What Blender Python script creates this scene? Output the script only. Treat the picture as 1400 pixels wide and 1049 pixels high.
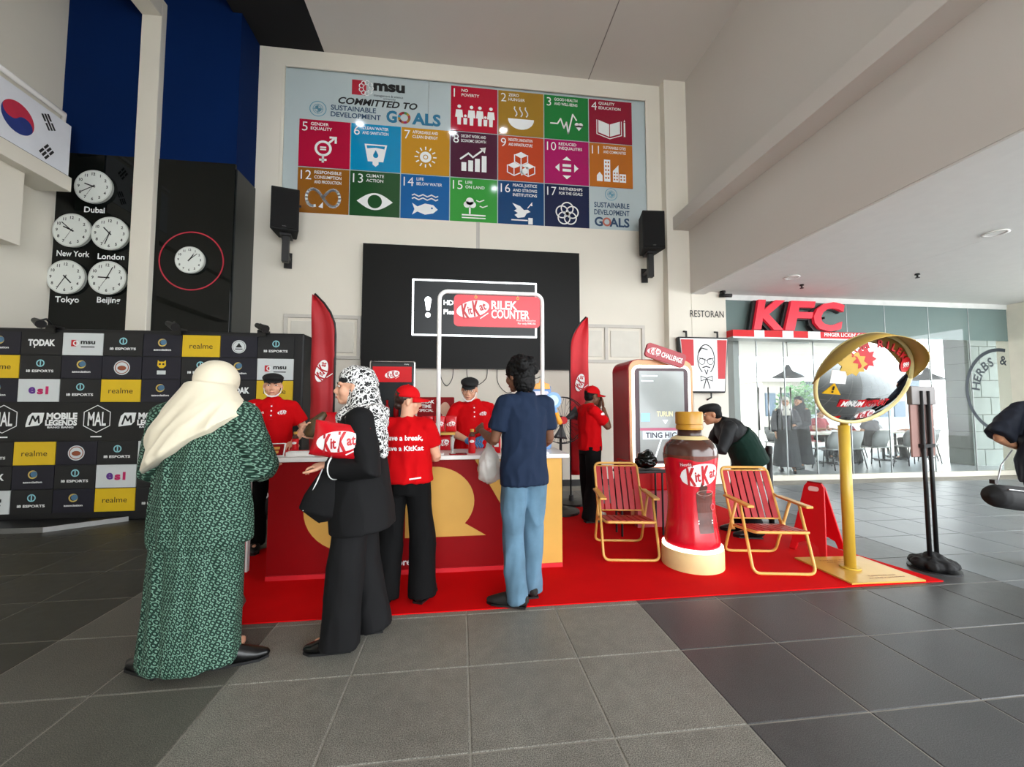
import bpy, bmesh, math, random
import numpy as np
from math import sin, cos, pi, radians, sqrt, atan2, tan
from mathutils import Vector, Matrix, noise
from mathutils.bvhtree import BVHTree

V = Vector
random.seed(7)
for _o in list(bpy.data.objects):
    bpy.data.objects.remove(_o, do_unlink=True)
sc = bpy.context.scene
col = sc.collection

# ------------------------------------------------------------------ camera
FPX, PITCH, YAW, CAM_H = 559.0, radians(3.287), radians(7.138), 1.38
cd = bpy.data.cameras.new('camera'); cam = bpy.data.objects.new('camera', cd); col.objects.link(cam)
cd.sensor_fit = 'HORIZONTAL'; cd.sensor_width = 36.0; cd.lens = FPX / 1400.0 * 36.0
cd.clip_start = 0.05; cd.clip_end = 500
cam.location = (0, 0, CAM_H); cam.rotation_euler = (pi / 2 + PITCH, 0, -YAW)
sc.camera = cam

# ------------------------------------------------------------------ sky, exposure
w = bpy.data.worlds.new('overcast_sky'); sc.world = w; w.use_nodes = True
_n = w.node_tree.nodes; _l = w.node_tree.links
_bg = _n.get('Background') or _n.new('ShaderNodeBackground')
_bg.inputs['Color'].default_value = (0.93, 0.97, 1.0, 1)
_bg.inputs['Strength'].default_value = 5.0
sc.view_settings.view_transform = 'Standard'; sc.view_settings.look = 'None'
sc.view_settings.gamma = 1.0; sc.view_settings.use_curve_mapping = False
sc.view_settings.exposure = 0.72

# ------------------------------------------------------------------ helpers
_fw = V((sin(YAW) * cos(PITCH), cos(YAW) * cos(PITCH), sin(PITCH)))
_rt = V((cos(YAW), -sin(YAW), 0)); _up = _rt.cross(_fw)
def lin(c):
    c = c.lstrip('#'); out = []
    for i in (0, 2, 4):
        v = int(c[i:i + 2], 16) / 255.0
        out.append(v / 12.92 if v <= 0.04045 else ((v + 0.055) / 1.055) ** 2.4)
    return tuple(out) + (1.0,)

MATS = {}
def mat(name, hexc, rough=0.6, metal=0.0, var=0.08, scale=6.0, bump=0.0, bscale=60.0, spec=0.5, emit=0.0, coat=0.0, sheen=0.0, alpha=1.0):
    if name in MATS: return MATS[name]
    m = bpy.data.materials.new(name); m.use_nodes = True
    nt = m.node_tree; N = nt.nodes; L = nt.links; b = N['Principled BSDF']
    base = lin(hexc)
    tc = N.new('ShaderNodeTexCoord')
    if var > 0:
        nz = N.new('ShaderNodeTexNoise'); nz.inputs['Scale'].default_value = scale; nz.inputs['Detail'].default_value = 4
        L.new(tc.outputs['Object'], nz.inputs['Vector'])
        mr = N.new('ShaderNodeMapRange'); mr.inputs[1].default_value = 0.3; mr.inputs[2].default_value = 0.7
        mr.inputs[3].default_value = 1 - var; mr.inputs[4].default_value = 1 + var
        L.new(nz.outputs['Fac'], mr.inputs[0])
        mx = N.new('ShaderNodeVectorMath'); mx.operation = 'SCALE'; mx.inputs[0].default_value = base[:3]
        L.new(mr.outputs[0], mx.inputs['Scale']); L.new(mx.outputs[0], b.inputs['Base Color'])
    else:
        b.inputs['Base Color'].default_value = base
    b.inputs['Roughness'].default_value = rough; b.inputs['Metallic'].default_value = metal
    b.inputs['Specular IOR Level'].default_value = spec
    b.inputs['Coat Weight'].default_value = coat; b.inputs['Coat Roughness'].default_value = 0.05
    b.inputs['Sheen Weight'].default_value = sheen
    if alpha < 1: b.inputs['Alpha'].default_value = alpha
    if emit > 0:
        b.inputs['Emission Color'].default_value = base; b.inputs['Emission Strength'].default_value = emit
    if bump > 0:
        nb = N.new('ShaderNodeTexNoise'); nb.inputs['Scale'].default_value = bscale; nb.inputs['Detail'].default_value = 3
        L.new(tc.outputs['Object'], nb.inputs['Vector'])
        bp = N.new('ShaderNodeBump'); bp.inputs['Strength'].default_value = bump; bp.inputs['Distance'].default_value = 0.004
        L.new(nb.outputs['Fac'], bp.inputs['Height']); L.new(bp.outputs[0], b.inputs['Normal'])
    MATS[name] = m
    return m

def glass(name, tint='#e8f2f0', film=0.0, filmcol='#7d8f8c', refl=1.0):
    if name in MATS: return MATS[name]
    m = bpy.data.materials.new(name); m.use_nodes = True
    nt = m.node_tree; N = nt.nodes; L = nt.links
    for n in list(N): N.remove(n)
    out = N.new('ShaderNodeOutputMaterial')
    tr = N.new('ShaderNodeBsdfTransparent'); tr.inputs[0].default_value = lin(tint)
    gl = N.new('ShaderNodeBsdfGlossy'); gl.inputs['Roughness'].default_value = 0.02
    fr = N.new('ShaderNodeFresnel'); fr.inputs[0].default_value = 1.45
    mu = N.new('ShaderNodeMath'); mu.operation = 'MULTIPLY'; mu.inputs[1].default_value = refl
    bf = N.new('ShaderNodeNewGeometry'); iv = N.new('ShaderNodeMath'); iv.operation = 'SUBTRACT'; iv.inputs[0].default_value = 1.0
    L.new(bf.outputs['Backfacing'], iv.inputs[1]); m0 = N.new('ShaderNodeMath'); m0.operation = 'MULTIPLY'
    L.new(fr.outputs[0], m0.inputs[0]); L.new(iv.outputs[0], m0.inputs[1]); L.new(m0.outputs[0], mu.inputs[0])
    mx = N.new('ShaderNodeMixShader'); L.new(mu.outputs[0], mx.inputs[0]); L.new(gl.outputs[0], mx.inputs[2])
    if film > 0:
        df = N.new('ShaderNodeBsdfDiffuse'); nz = N.new('ShaderNodeTexNoise'); nz.inputs['Scale'].default_value = 1.5
        rp = N.new('ShaderNodeMapRange'); rp.inputs[3].default_value = 0.9; rp.inputs[4].default_value = 1.1
        L.new(nz.outputs['Fac'], rp.inputs[0])
        vm = N.new('ShaderNodeVectorMath'); vm.operation = 'SCALE'; vm.inputs[0].default_value = lin(filmcol)[:3]
        L.new(rp.outputs[0], vm.inputs['Scale']); L.new(vm.outputs[0], df.inputs[0])
        m2 = N.new('ShaderNodeMixShader'); m2.inputs[0].default_value = film
        L.new(tr.outputs[0], m2.inputs[1]); L.new(df.outputs[0], m2.inputs[2]); L.new(m2.outputs[0], mx.inputs[1])
    else:
        L.new(tr.outputs[0], mx.inputs[1])
    L.new(mx.outputs[0], out.inputs[0])
    MATS[name] = m
    return m

def link(name, me, m=None, parent=None, loc=(0, 0, 0)):
    o = bpy.data.objects.new(name, me); col.objects.link(o)
    if m is not None and not me.materials: me.materials.append(m)
    if parent is not None: o.parent = parent
    o.location = loc
    return o

def tag(o, label=None, cat=None, group=None, kind=None):
    if label: o['label'] = label
    if cat: o['category'] = cat
    if group: o['group'] = group
    if kind: o['kind'] = kind
    return o

def thing(name, label, cat, loc=(0, 0, 0), rz=0.0, group=None, kind=None):
    o = bpy.data.objects.new(name, None); col.objects.link(o); o.empty_display_size = 0.1
    o.location = loc; o.rotation_euler = (0, 0, rz)
    return tag(o, label, cat, group, kind)

def copy_tree(o, parent=None):
    c = o.copy(); col.objects.link(c)
    if parent is not None: c.parent = parent
    for ch in list(o.children): copy_tree(ch, c)
    return c

class G:
    """collects shapes; build() links them as one mesh"""
    def __init__(s): s.v = []; s.f = []
    def add(s, vs, fs):
        o = len(s.v); s.v += [tuple(p) for p in vs]; s.f += [tuple(i + o for i in f) for f in fs]; return s
    def box(s, x0, x1, y0, y1, z0, z1, M=None):
        vs = [V(p) for p in ((x0, y0, z0), (x1, y0, z0), (x1, y1, z0), (x0, y1, z0), (x0, y0, z1), (x1, y0, z1), (x1, y1, z1), (x0, y1, z1))]
        if M is not None: vs = [M @ p for p in vs]
        return s.add(vs, [(0, 3, 2, 1), (4, 5, 6, 7), (0, 1, 5, 4), (1, 2, 6, 5), (2, 3, 7, 6), (3, 0, 4, 7)])
    def tube(s, pts, rad, n=10, side=None, flat=True):
        pts = [V(p) for p in pts]; k = len(pts)
        if not isinstance(rad, (list, tuple)): rad = [rad] * k
        rings = []
        prev = None
        for i in range(k):
            t = (pts[min(i + 1, k - 1)] - pts[max(i - 1, 0)])
            t = t.normalized() if t.length > 1e-9 else V((0, 0, 1))
            if side is not None: a = V(side)
            elif prev is not None: a = prev
            else: a = V((1, 0, 0)) if abs(t.x) < 0.9 else V((0, 1, 0))
            a = (a - t * a.dot(t)).normalized(); prev = a
            b = t.cross(a)
            r = rad[i]; ra, rb = r if isinstance(r, (list, tuple)) else (r, r)
            rings.append([pts[i] + a * (ra * cos(2 * pi * j / n)) + b * (rb * sin(2 * pi * j / n)) for j in range(n)])
        vs = [p for r in rings for p in r]; fs = []
        for i in range(k - 1):
            for j in range(n):
                fs.append((i * n + j, i * n + (j + 1) % n, (i + 1) * n + (j + 1) % n, (i + 1) * n + j))
        if flat:
            fs.append(tuple(reversed(range(n)))); fs.append(tuple(range((k - 1) * n, k * n)))
        else:
            def rr(q): return (sum(q) / 2 if isinstance(q, (list, tuple)) else q)
            d0 = (pts[0] - pts[1]).normalized() * rr(rad[0]) * .7; d1 = (pts[-1] - pts[-2]).normalized() * rr(rad[-1]) * .7
            i0 = len(vs); vs.append(pts[0] + d0); vs.append(pts[-1] + d1)
            for j in range(n):
                fs.append((i0, (j + 1) % n, j)); fs.append((i0 + 1, (k - 1) * n + j, (k - 1) * n + (j + 1) % n))
        return s.add(vs, fs)
    def ell(s, c, r, n=16, m=10, M=None):
        vs = [];
        for i in range(1, m):
            t = pi * i / m
            for j in range(n):
                a = 2 * pi * j / n
                vs.append(V((r[0] * sin(t) * cos(a), r[1] * sin(t) * sin(a), r[2] * cos(t))))
        vs += [V((0, 0, r[2])), V((0, 0, -r[2]))]
        if M is not None: vs = [M @ p for p in vs]
        vs = [p + V(c) for p in vs]; fs = []
        for i in range(m - 2):
            for j in range(n):
                fs.append((i * n + j, (i + 1) * n + j, (i + 1) * n + (j + 1) % n, i * n + (j + 1) % n))
        T = (m - 1) * n
        for j in range(n):
            fs.append((T, j, (j + 1) % n)); fs.append((T + 1, (m - 2) * n + (j + 1) % n, (m - 2) * n + j))
        return s.add(vs, fs)
    def lathe(s, prof, n=32, c=(0, 0, 0), sx=1, sy=1, caps=True):
        vs = []; k = len(prof)
        for r, z in prof:
            for j in range(n):
                a = 2 * pi * j / n; vs.append((c[0] + r * sx * cos(a), c[1] + r * sy * sin(a), c[2] + z))
        fs = []
        for i in range(k - 1):
            for j in range(n): fs.append((i * n + j, i * n + (j + 1) % n, (i + 1) * n + (j + 1) % n, (i + 1) * n + j))
        if caps: fs.append(tuple(reversed(range(n)))); fs.append(tuple(range((k - 1) * n, k * n)))
        return s.add(vs, fs)
    def prism(s, poly, d0, d1, M):
        """polygon in local xy, extruded along local z from d0 to d1, placed by matrix M"""
        n = len(poly)
        ar = sum(poly[i][0] * poly[(i + 1) % n][1] - poly[(i + 1) % n][0] * poly[i][1] for i in range(n))
        if ar < 0: poly = poly[::-1]
        vs = [M @ V((x, y, d0)) for x, y in poly] + [M @ V((x, y, d1)) for x, y in poly]
        fs = [tuple(reversed(range(n))), tuple(range(n, 2 * n))] + [(i, (i + 1) % n, n + (i + 1) % n, n + i) for i in range(n)]
        return s.add(vs, fs)
    def mesh(s, name):
        me = bpy.data.meshes.new(name); me.from_pydata(s.v, [], s.f); me.update(); return me
    def build(s, name, m, parent=None, smooth=False, bevel=0.0, loc=(0, 0, 0), seg=2, auto=None):
        me = s.mesh(name)
        if smooth: me.polygons.foreach_set('use_smooth', [True] * len(me.polygons))
        o = link(name, me, m, parent, loc)
        if bevel > 0:
            b = o.modifiers.new('bevel', 'BEVEL'); b.width = bevel; b.segments = seg; b.limit_method = 'ANGLE'; b.angle_limit = radians(40)
        if auto is not None:
            me.polygons.foreach_set('use_smooth', [True] * len(me.polygons))
            me.set_sharp_from_angle(angle=radians(auto))
        return o

WALL = Matrix(((1, 0, 0, 0), (0, 0, -1, 0), (0, 1, 0, 0), (0, 0, 0, 1)))   # local xy -> world XZ, local z -> -Y (towards the viewer)
def frame(origin, xa, ya):
    xa = V(xa).normalized(); ya = V(ya).normalized(); n = xa.cross(ya)
    M = Matrix((xa, ya, n)).transposed().to_4x4(); M.translation = V(origin); return M
def wallm(x, y, z): return Matrix.Translation((x, y, z)) @ WALL

# ---- flat print: lettering and marks
_tc = {}
def text_geo(s, shear=0.0, bold=0.0):
    k = (s, shear, bold)
    if k in _tc: return _tc[k]
    cu = bpy.data.curves.new('t', 'FONT'); cu.body = s; cu.size = 1.0; cu.shear = shear; cu.offset = bold
    cu.resolution_u = 3; cu.fill_mode = 'FRONT'
    ob = bpy.data.objects.new('t', cu); TS.collection.objects.link(ob)
    dg = ts_graph()
    me = bpy.data.meshes.new_from_object(ob.evaluated_get(dg))
    vs = np.array([(v.co.x, v.co.y) for v in me.vertices]) if len(me.vertices) else np.zeros((1, 2))
    fs = [tuple(p.vertices) for p in me.polygons]
    bpy.data.objects.remove(ob); bpy.data.curves.remove(cu); bpy.data.meshes.remove(me)
    mn, mx = vs.min(0), vs.max(0)
    _tc[k] = (vs - (mn + mx) / 2, fs, mx - mn)
    return _tc[k]
TS = bpy.data.scenes.new('workshop')
def ts_graph():
    with bpy.context.temp_override(scene=TS, view_layer=TS.view_layers[0]):
        dg = bpy.context.evaluated_depsgraph_get(); dg.update(); return dg

class D:
    """2-D drawing; build() lays it on a surface"""
    def __init__(s): s.v = []; s.f = []
    def add(s, vs, fs):
        o = len(s.v); s.v += [tuple(p) for p in vs]; s.f += [tuple(i + o for i in f) for f in fs]; return s
    def poly(s, pts):
        n = len(pts)
        ar = sum(pts[i][0] * pts[(i + 1) % n][1] - pts[(i + 1) % n][0] * pts[i][1] for i in range(n))
        if ar < 0: pts = pts[::-1]
        return s.add(pts, [tuple(range(n))])
    def rect(s, cx, cy, w, h, a=0.0):
        c_, s_ = cos(a), sin(a)
        return s.poly([(cx + x * c_ - y * s_, cy + x * s_ + y * c_) for x, y in ((-w / 2, -h / 2), (w / 2, -h / 2), (w / 2, h / 2), (-w / 2, h / 2))])
    def circle(s, cx, cy, r, n=20, ry=None, a=0.0):
        ry = ry or r
        return s.poly([(cx + r * cos(t) * cos(a) - ry * sin(t) * sin(a), cy + r * cos(t) * sin(a) + ry * sin(t) * cos(a)) for t in [2 * pi * i / n for i in range(n)]])
    def disc(s, cx, cy, rx, ry, a=0.0, n=28, k=5):
        vs = [(cx, cy)]
        for i in range(1, k + 1):
            for j in range(n):
                t = 2 * pi * j / n; x, y = rx * i / k * cos(t), ry * i / k * sin(t)
                vs.append((cx + x * cos(a) - y * sin(a), cy + x * sin(a) + y * cos(a)))
        fs = [(0, 1 + j, 1 + (j + 1) % n) for j in range(n)]
        for i in range(k - 1):
            for j in range(n): fs.append((1 + i * n + j, 1 + (i + 1) * n + j, 1 + (i + 1) * n + (j + 1) % n, 1 + i * n + (j + 1) % n))
        return s.add(vs, fs)
    def ring(s, cx, cy, r0, r1, n=24, a0=0.0, a1=2 * pi, ky=1.0):
        full = abs(a1 - a0) > 6.28
        k = n if full else n + 1
        vs = []
        for i in range(k):
            t = a0 + (a1 - a0) * i / n
            vs += [(cx + r0 * cos(t), cy + r0 * ky * sin(t)), (cx + r1 * cos(t), cy + r1 * ky * sin(t))]
        fs = []
        for i in range(n if full else n):
            j = (i + 1) % k; fs.append((2 * i, 2 * i + 1, 2 * j + 1, 2 * j))
        return s.add(vs, fs)
    def line(s, pts, w, closed=False):
        P = list(pts) + ([pts[0]] if closed else [])
        for (x0, y0), (x1, y1) in zip(P[:-1], P[1:]):
            L = math.hypot(x1 - x0, y1 - y0)
            if L < 1e-9: continue
            s.rect((x0 + x1) / 2, (y0 + y1) / 2, L + w * .6, w, atan2(y1 - y0, x1 - x0))
        return s
    def text(s, t, cx, cy, h, wmax=None, align='c', shear=0.0, bold=0.0, a=0.0, cap=True):
        vs, fs, sz = text_geo(t, shear, bold)
        k = h / 0.73 if cap else h / max(sz[1], 1e-6)
        kx = k
        if wmax and sz[0] * k > wmax: kx = wmax / sz[0]
        elif wmax and align == 'f': kx = wmax / sz[0]
        P = vs * np.array([kx, k])
        if align == 'l': P = P + np.array([sz[0] * kx / 2, 0])
        if align == 'r': P = P - np.array([sz[0] * kx / 2, 0])
        ca, sa = cos(a), sin(a)
        return s.add([(cx + x * ca - y * sa, cy + x * sa + y * ca) for x, y in P], fs)
    def build(s, name, m, parent=None, M=None, off=0.0, fn=None):
        if fn is not None: vs = [tuple(fn(x, y)) for x, y in s.v]
        else: vs = [tuple(M @ V((x, y, off))) for x, y in s.v]
        me = bpy.data.meshes.new(name); me.from_pydata(vs, [], s.f); me.update()
        return link(name, me, m, parent)

# ---- soft bodies: overlapping shapes fused into one skin
def fuse(g, voxel, smooth=2, disp=None, flatz=None):
    me = g.mesh('fuse'); ob = bpy.data.objects.new('fuse', me); TS.collection.objects.link(ob)
    md = ob.modifiers.new('r', 'REMESH'); md.mode = 'VOXEL'; md.voxel_size = voxel; md.use_smooth_shade = True
    if smooth:
        ms = ob.modifiers.new('s', 'SMOOTH'); ms.factor = 0.5; ms.iterations = smooth
    dg = ts_graph()
    out = bpy.data.meshes.new_from_object(ob.evaluated_get(dg))
    bpy.data.objects.remove(ob); bpy.data.meshes.remove(me)
    n = len(out.vertices)
    if disp is not None and n:
        co = np.empty(n * 3); out.vertices.foreach_get('co', co); co = co.reshape(-1, 3)
        no = np.empty(n * 3); out.vertices.foreach_get('normal', no); no = no.reshape(-1, 3)
        d = np.array([disp(V(p)) for p in co])
        co = co + no * d[:, None]; out.vertices.foreach_set('co', co.ravel())
    if flatz is not None:
        co = np.empty(n * 3); out.vertices.foreach_get('co', co); co = co.reshape(-1, 3)
        co[:, 2] = np.maximum(co[:, 2], flatz); out.vertices.foreach_set('co', co.ravel())
    out.polygons.foreach_set('use_smooth', [True] * len(out.polygons)); out.update()
    return out

def folds(amp, fx, fy, fz, seed=0.0, sharp=True):
    def f(p):
        q = V((p.x * fx + seed, p.y * fy - seed, p.z * fz + 2 * seed))
        a = noise.noise(q) + 0.5 * noise.noise(q * 2.1)
        return amp * ((1 - abs(a) * 1.7) - 0.15 if sharp else a)
    return f

# ------------------------------------------------------------------ shared materials
M_white = mat('painted_white_wall', '#dfd9cb', 0.75, var=0.03, scale=0.8, bump=0.05, bscale=40)
M_ceil = mat('painted_ceiling', '#d3cdc6', 0.85, var=0.02, scale=0.5)
M_blue = mat('dark_blue_paint', '#04204f', 0.8, var=0.06, scale=1.0, spec=.08)
M_blackglass = mat('black_glass', '#060a09', 0.04, var=0.05, spec=0.3)
M_black = mat('black_plastic', '#0c0c0d', 0.5, var=0.1)
M_blackm = mat('matte_black', '#08080a', 0.8, var=0.1)
M_red = mat('bright_red', '#cc0a16', 0.4, var=0.04, spec=.25)
M_dred = mat('deep_red_board', '#860208', 0.5, var=0.04, scale=3, spec=.15)
M_gold = mat('gold_board', '#cc9d4c', 0.5, var=0.05, scale=3, spec=.25)
M_ltop = mat('white_laminate', '#e9e6e2', 0.25, var=0.02)
M_print = mat('white_print', '#e9ebea', 0.6, var=0.02)
M_prblack = mat('black_print', '#0b0b0d', 0.6, var=0.02)
M_prred = mat('red_print', '#c0101d', 0.5, var=0.03)
M_steel = mat('steel', '#9a9a9a', 0.3, 1.0, var=0.05)
M_chrome = mat('chrome', '#d8d8d8', 0.12, 1.0, var=0.03)

# ------------------------------------------------------------------ structure
CEIL = 7.5; YB = 7.07
# floor: dark bed with tiles laid on it
def granite(name, base, dark, rough):
    m = bpy.data.materials.new(name); m.use_nodes = True
    N = m.node_tree.nodes; L = m.node_tree.links; b = N['Principled BSDF']
    tc = N.new('ShaderNodeTexCoord'); gm = N.new('ShaderNodeNewGeometry')
    n1 = N.new('ShaderNodeTexNoise'); n1.inputs['Scale'].default_value = 230; n1.inputs['Detail'].default_value = 3
    n2 = N.new('ShaderNodeTexNoise'); n2.inputs['Scale'].default_value = 1.6; n2.inputs['Detail'].default_value = 5
    n3 = N.new('ShaderNodeTexNoise'); n3.inputs['Scale'].default_value = 14; n3.inputs['Detail'].default_value = 4
    for n in (n1, n2, n3): L.new(gm.outputs['Position'], n.inputs['Vector'])
    cr = N.new('ShaderNodeValToRGB'); cr.color_ramp.elements[0].position = 0.40; cr.color_ramp.elements[0].color = lin(dark)
    cr.color_ramp.elements[1].position = 0.62; cr.color_ramp.elements[1].color = lin(base)
    L.new(n1.outputs['Fac'], cr.inputs[0])
    a = N.new('ShaderNodeMath'); a.operation = 'ADD'; L.new(n2.outputs['Fac'], a.inputs[0]); L.new(n3.outputs['Fac'], a.inputs[1])
    mr = N.new('ShaderNodeMapRange'); mr.inputs[1].default_value = 0.7; mr.inputs[2].default_value = 1.3; mr.inputs[3].default_value = 0.8; mr.inputs[4].default_value = 1.15
    L.new(a.outputs[0], mr.inputs[0])
    vm = N.new('ShaderNodeVectorMath'); vm.operation = 'SCALE'; L.new(cr.outputs[0], vm.inputs[0]); L.new(mr.outputs[0], vm.inputs['Scale'])
    L.new(vm.outputs[0], b.inputs['Base Color'])
    r2 = N.new('ShaderNodeMapRange'); r2.inputs[3].default_value = rough - 0.08; r2.inputs[4].default_value = rough + 0.1
    L.new(n3.outputs['Fac'], r2.inputs[0]); L.new(r2.outputs[0], b.inputs['Roughness'])
    bp = N.new('ShaderNodeBump'); bp.inputs['Strength'].default_value = 0.25 if rough > .4 else .08; bp.inputs['Distance'].default_value = 0.0012
    L.new(n1.outputs['Fac'], bp.inputs['Height']); L.new(bp.outputs[0], b.inputs['Normal'])
    MATS[name] = m
    return m
M_tile = granite('flamed_grey_granite', '#96938a', '#54524b', 0.5)
M_tiled = granite('dark_basalt', '#525252', '#333334', 0.38)
M_tilep = granite('basalt_lit_tone', '#74787b', '#585c5f', 0.36)  # paler tone stands in for sheen and daylight on the right floor
M_tilem = granite('granite_half_shade', '#6c6a61', '#403e38', 0.5)  # granite toned down for the dim light on the left floor
M_tilek = granite('granite_deep_shade', '#3c3b33', '#272722', 0.5)  # darker still: light fading at the far left, put into the colour
M_grout = mat('pale_grout', '#918d84', 0.9, var=0.15, scale=8)
fl = G().box(-14, 24, -9, 30, -0.3, -0.003).build('floor', M_grout); tag(fl, kind='structure')
TX, TY = 0.6, 0.55
def tile_mesh(name, m):
    g = G(); e = 0.003; b = 0.004
    x1, y1 = TX - e, TY - e
    vs = [(e, e, -.012), (x1, e, -.012), (x1, y1, -.012), (e, y1, -.012), (e, e, -.003), (x1, e, -.003), (x1, y1, -.003), (e, y1, -.003),
          (e + b, e + b, 0), (x1 - b, e + b, 0), (x1 - b, y1 - b, 0), (e + b, y1 - b, 0)]
    fs = [(0, 1, 5, 4), (1, 2, 6, 5), (2, 3, 7, 6), (3, 0, 4, 7), (4, 5, 9, 8), (5, 6, 10, 9), (6, 7, 11, 10), (7, 4, 8, 11), (8, 9, 10, 11)]
    g.add(vs, fs); me = g.mesh(name); me.materials.append(m); return me
tm1 = tile_mesh('floor_tile', M_tile); tm2 = tile_mesh('floor_tile_dark', M_tiled); tm3 = tile_mesh('floor_tile_lit', M_tilep); tm4 = tile_mesh('floor_tile_deep_shade', M_tilek); tm5 = tile_mesh('floor_tile_half_shade', M_tilem)
far = {0: G(), 1: G(), 2: G(), 3: G(), 4: G()}; tms = (tm1, tm2, tm3, tm4, tm5)
cells = []
for i in range(-16, 20):
    for j in range(-12, 12):
        x = 0.05 + TX * i; y = 1.72 + TY * j
        if y + TY > YB + 0.05: continue
        cells.append((x, y))
def tseen(c):
    x, y = c[0] + TX / 2, c[1] + TY / 2
    if y < 1.2: return 1e6 + abs(x) - y
    d = V((x, y, -CAM_H)); z = d.dot(_fw)
    if z < .5 or abs(d.dot(_rt) / z) > 1.32: return 1e5 + abs(x)
    if -1.2 < x < 3.4 and 3.0 < y < 5: return 5e4
    return y * y + 0.3 * x * x
cells.sort(key=tseen)
for k, (x, y) in enumerate(cells):
    dk = 3 if x < -2.9 else (4 if x < -1.7 else (0 if x < 1.2 else (1 if x < 4.2 else 2)))  # left bands step darker to imitate light falling off
    if k < 260:
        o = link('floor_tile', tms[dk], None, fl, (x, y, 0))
    else:
        g = far[dk]; src = tms[dk]
        g.add([(v.co.x + x, v.co.y + y, v.co.z) for v in src.vertices], [tuple(p.vertices) for p in src.polygons])
tag(far[0].build('outer_floor_tiles', M_tile, fl), kind='stuff'); tag(far[1].build('outer_dark_floor_tiles', M_tiled, fl), kind='stuff'); tag(far[2].build('outer_lit_floor_tiles', M_tilep, fl), kind='stuff'); tag(far[3].build('outer_deep_shade_floor_tiles', M_tilek, fl), kind='stuff'); tag(far[4].build('outer_half_shade_floor_tiles', M_tilem, fl), kind='stuff')

# back wall with the recess for the sign glass
RX0, RX1, RZ0, RZ1 = -3.05, 3.48, 4.64, 7.22
g = G().box(-3.42, 3.72, YB, YB + .3, 0, RZ0).box(-3.42, RX0, YB, YB + .3, RZ0, CEIL).box(RX1, 3.72, YB, YB + .3, RZ0, CEIL).box(RX0, RX1, YB, YB + .3, RZ1, CEIL)
g.box(RX0, RX1, YB + .22, YB + .3, RZ0, RZ1)
tag(g.build('wall_back', M_white), kind='structure')
g = G()
for a, b, c, d in ((RX0, RX0 + .05, RZ0, RZ1), (RX1 - .05, RX1, RZ0, RZ1), (RX0 + .05, RX1 - .05, RZ1 - .04, RZ1)): g.box(a, b, YB - .012, YB + .02, c, d)
tag(g.build('trim_1', M_white, bevel=.006), kind='structure')
M_skirt = mat('dark_skirting', '#2b2a2a', 0.5)
tag(G().box(-3.42, 3.72, YB - .02, YB, 0.0, .11).build('baseboard_back', M_skirt, bevel=.004), kind='structure')
# seam strip on the wall above the screen
tag(G().box(.28, .31, YB - .008, YB, 4.1, RZ0).box(.25, .275, YB - .004, YB, 4.1, RZ0).build('trim_2', mat('grey_trim', '#b5b1a9', .7)), kind='structure')
# framed hatches left and right of the screen
M_hatch = mat('hatch_panel', '#d2cec2', 0.6, var=.03); M_hframe = mat('hatch_frame', '#c3beb5', .6, var=.03)
for n_, hx0, hx1, hz0, hz1, k in ((1, -2.86, -1.7, 2.2, 2.88, 2), (2, 1.9, 3.3, 2.2, 2.84, 2)):
    w_ = thing('window_%d' % n_, None, None, (0, 0, 0), kind='structure')
    g = G()
    for i in range(k + 1):
        x = hx0 + (hx1 - hx0) * i / k; g.box(x - .03, x + .03, YB - .03, YB, hz0, hz1)
    for z in (hz0, hz1): g.box(hx0 - .03, hx1 + .03, YB - .034, YB, z - .03, z + .03)
    g.build('window_frame', M_hframe, w_, bevel=.005)
    for i in range(k):
        x0 = hx0 + (hx1 - hx0) * i / k + .08; x1 = hx0 + (hx1 - hx0) * (i + 1) / k - .08
        G().box(x0, x1, YB - .018, YB, hz0 + .08, hz1 - .08).build('pane', M_hatch, w_, bevel=.006)

# blue wall and black glass, standing forward of the back wall
YL = 6.5
wl = tag(G().box(-5.8, -3.42, YL, YB + .3, 5.07, 9.6).box(-5.8, -3.42, YL + .03, YB + .3, 0, 5.07).build('wall_back_left', M_blue), kind='structure')
for x0, x1 in ((-5.8, -4.75), (-4.48, -3.422)):
    G().box(x0, x1, YL - .012, YL + .03, 0, 5.07).build('glass_panel', M_blackglass, wl, bevel=.004)
G().box(-3.425, -3.405, YL + .02, YB, 0, 5.0).build('side_panel', mat('dark_grey_panel', '#1d2122', .4), wl)
tag(G().box(-4.75, -4.48, YL - .1, YL + .02, 0, 7.5).box(-4.75, -4.48, -4, YL - .1, 7.22, 7.5).build('trim_3', M_white, bevel=.008), kind='structure')
# left wall with its ledge
g = G().box(-6.1, -5.8, -6, YL + .4, 0, 9.6)
tag(g.build('wall_left', M_white), kind='structure')
tag(G().box(-5.8, -5.36, 2.5, 6.2, 4.34, 4.54).build('trim_4', M_white, bevel=.006), kind='structure')
tag(G().box(-5.8, -5.5, 2.5, 5.75, 3.4, 4.34).build('trim_5', M_white, bevel=.006), kind='structure')

# unseen front wall added behind the viewer to cut frontal and left-hand light
tag(G().box(-6.1, 4.45, -6.3, -6, 6.2, 9.6).box(-6.1, -1.2, -6.3, -6, 0, 6.2).build('light_block_wall', M_white), kind='structure')
# ceilings
tag(G().box(-2.38, 4.4, -6, YB + .3, CEIL, CEIL + .25).build('ceiling', M_ceil), kind='structure')
tag(G().box(-3.55, -2.38, -6, YB + .3, CEIL, 9.75).build('ceiling', mat('black_ceiling', '#020206', .9), ), kind='structure')
tag(G().box(-6.1, -3.55, -6, YB + .3, 9.6, 9.8).build('ceiling', mat('dark_blue_ceiling', '#06143a', .9)), kind='structure')
tag(G().box(2.32, 2.335, -6, YB, CEIL - .006, CEIL + .01).build('trim_6', mat('seam_grey', '#8d8782', .8)), kind='structure')
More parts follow.
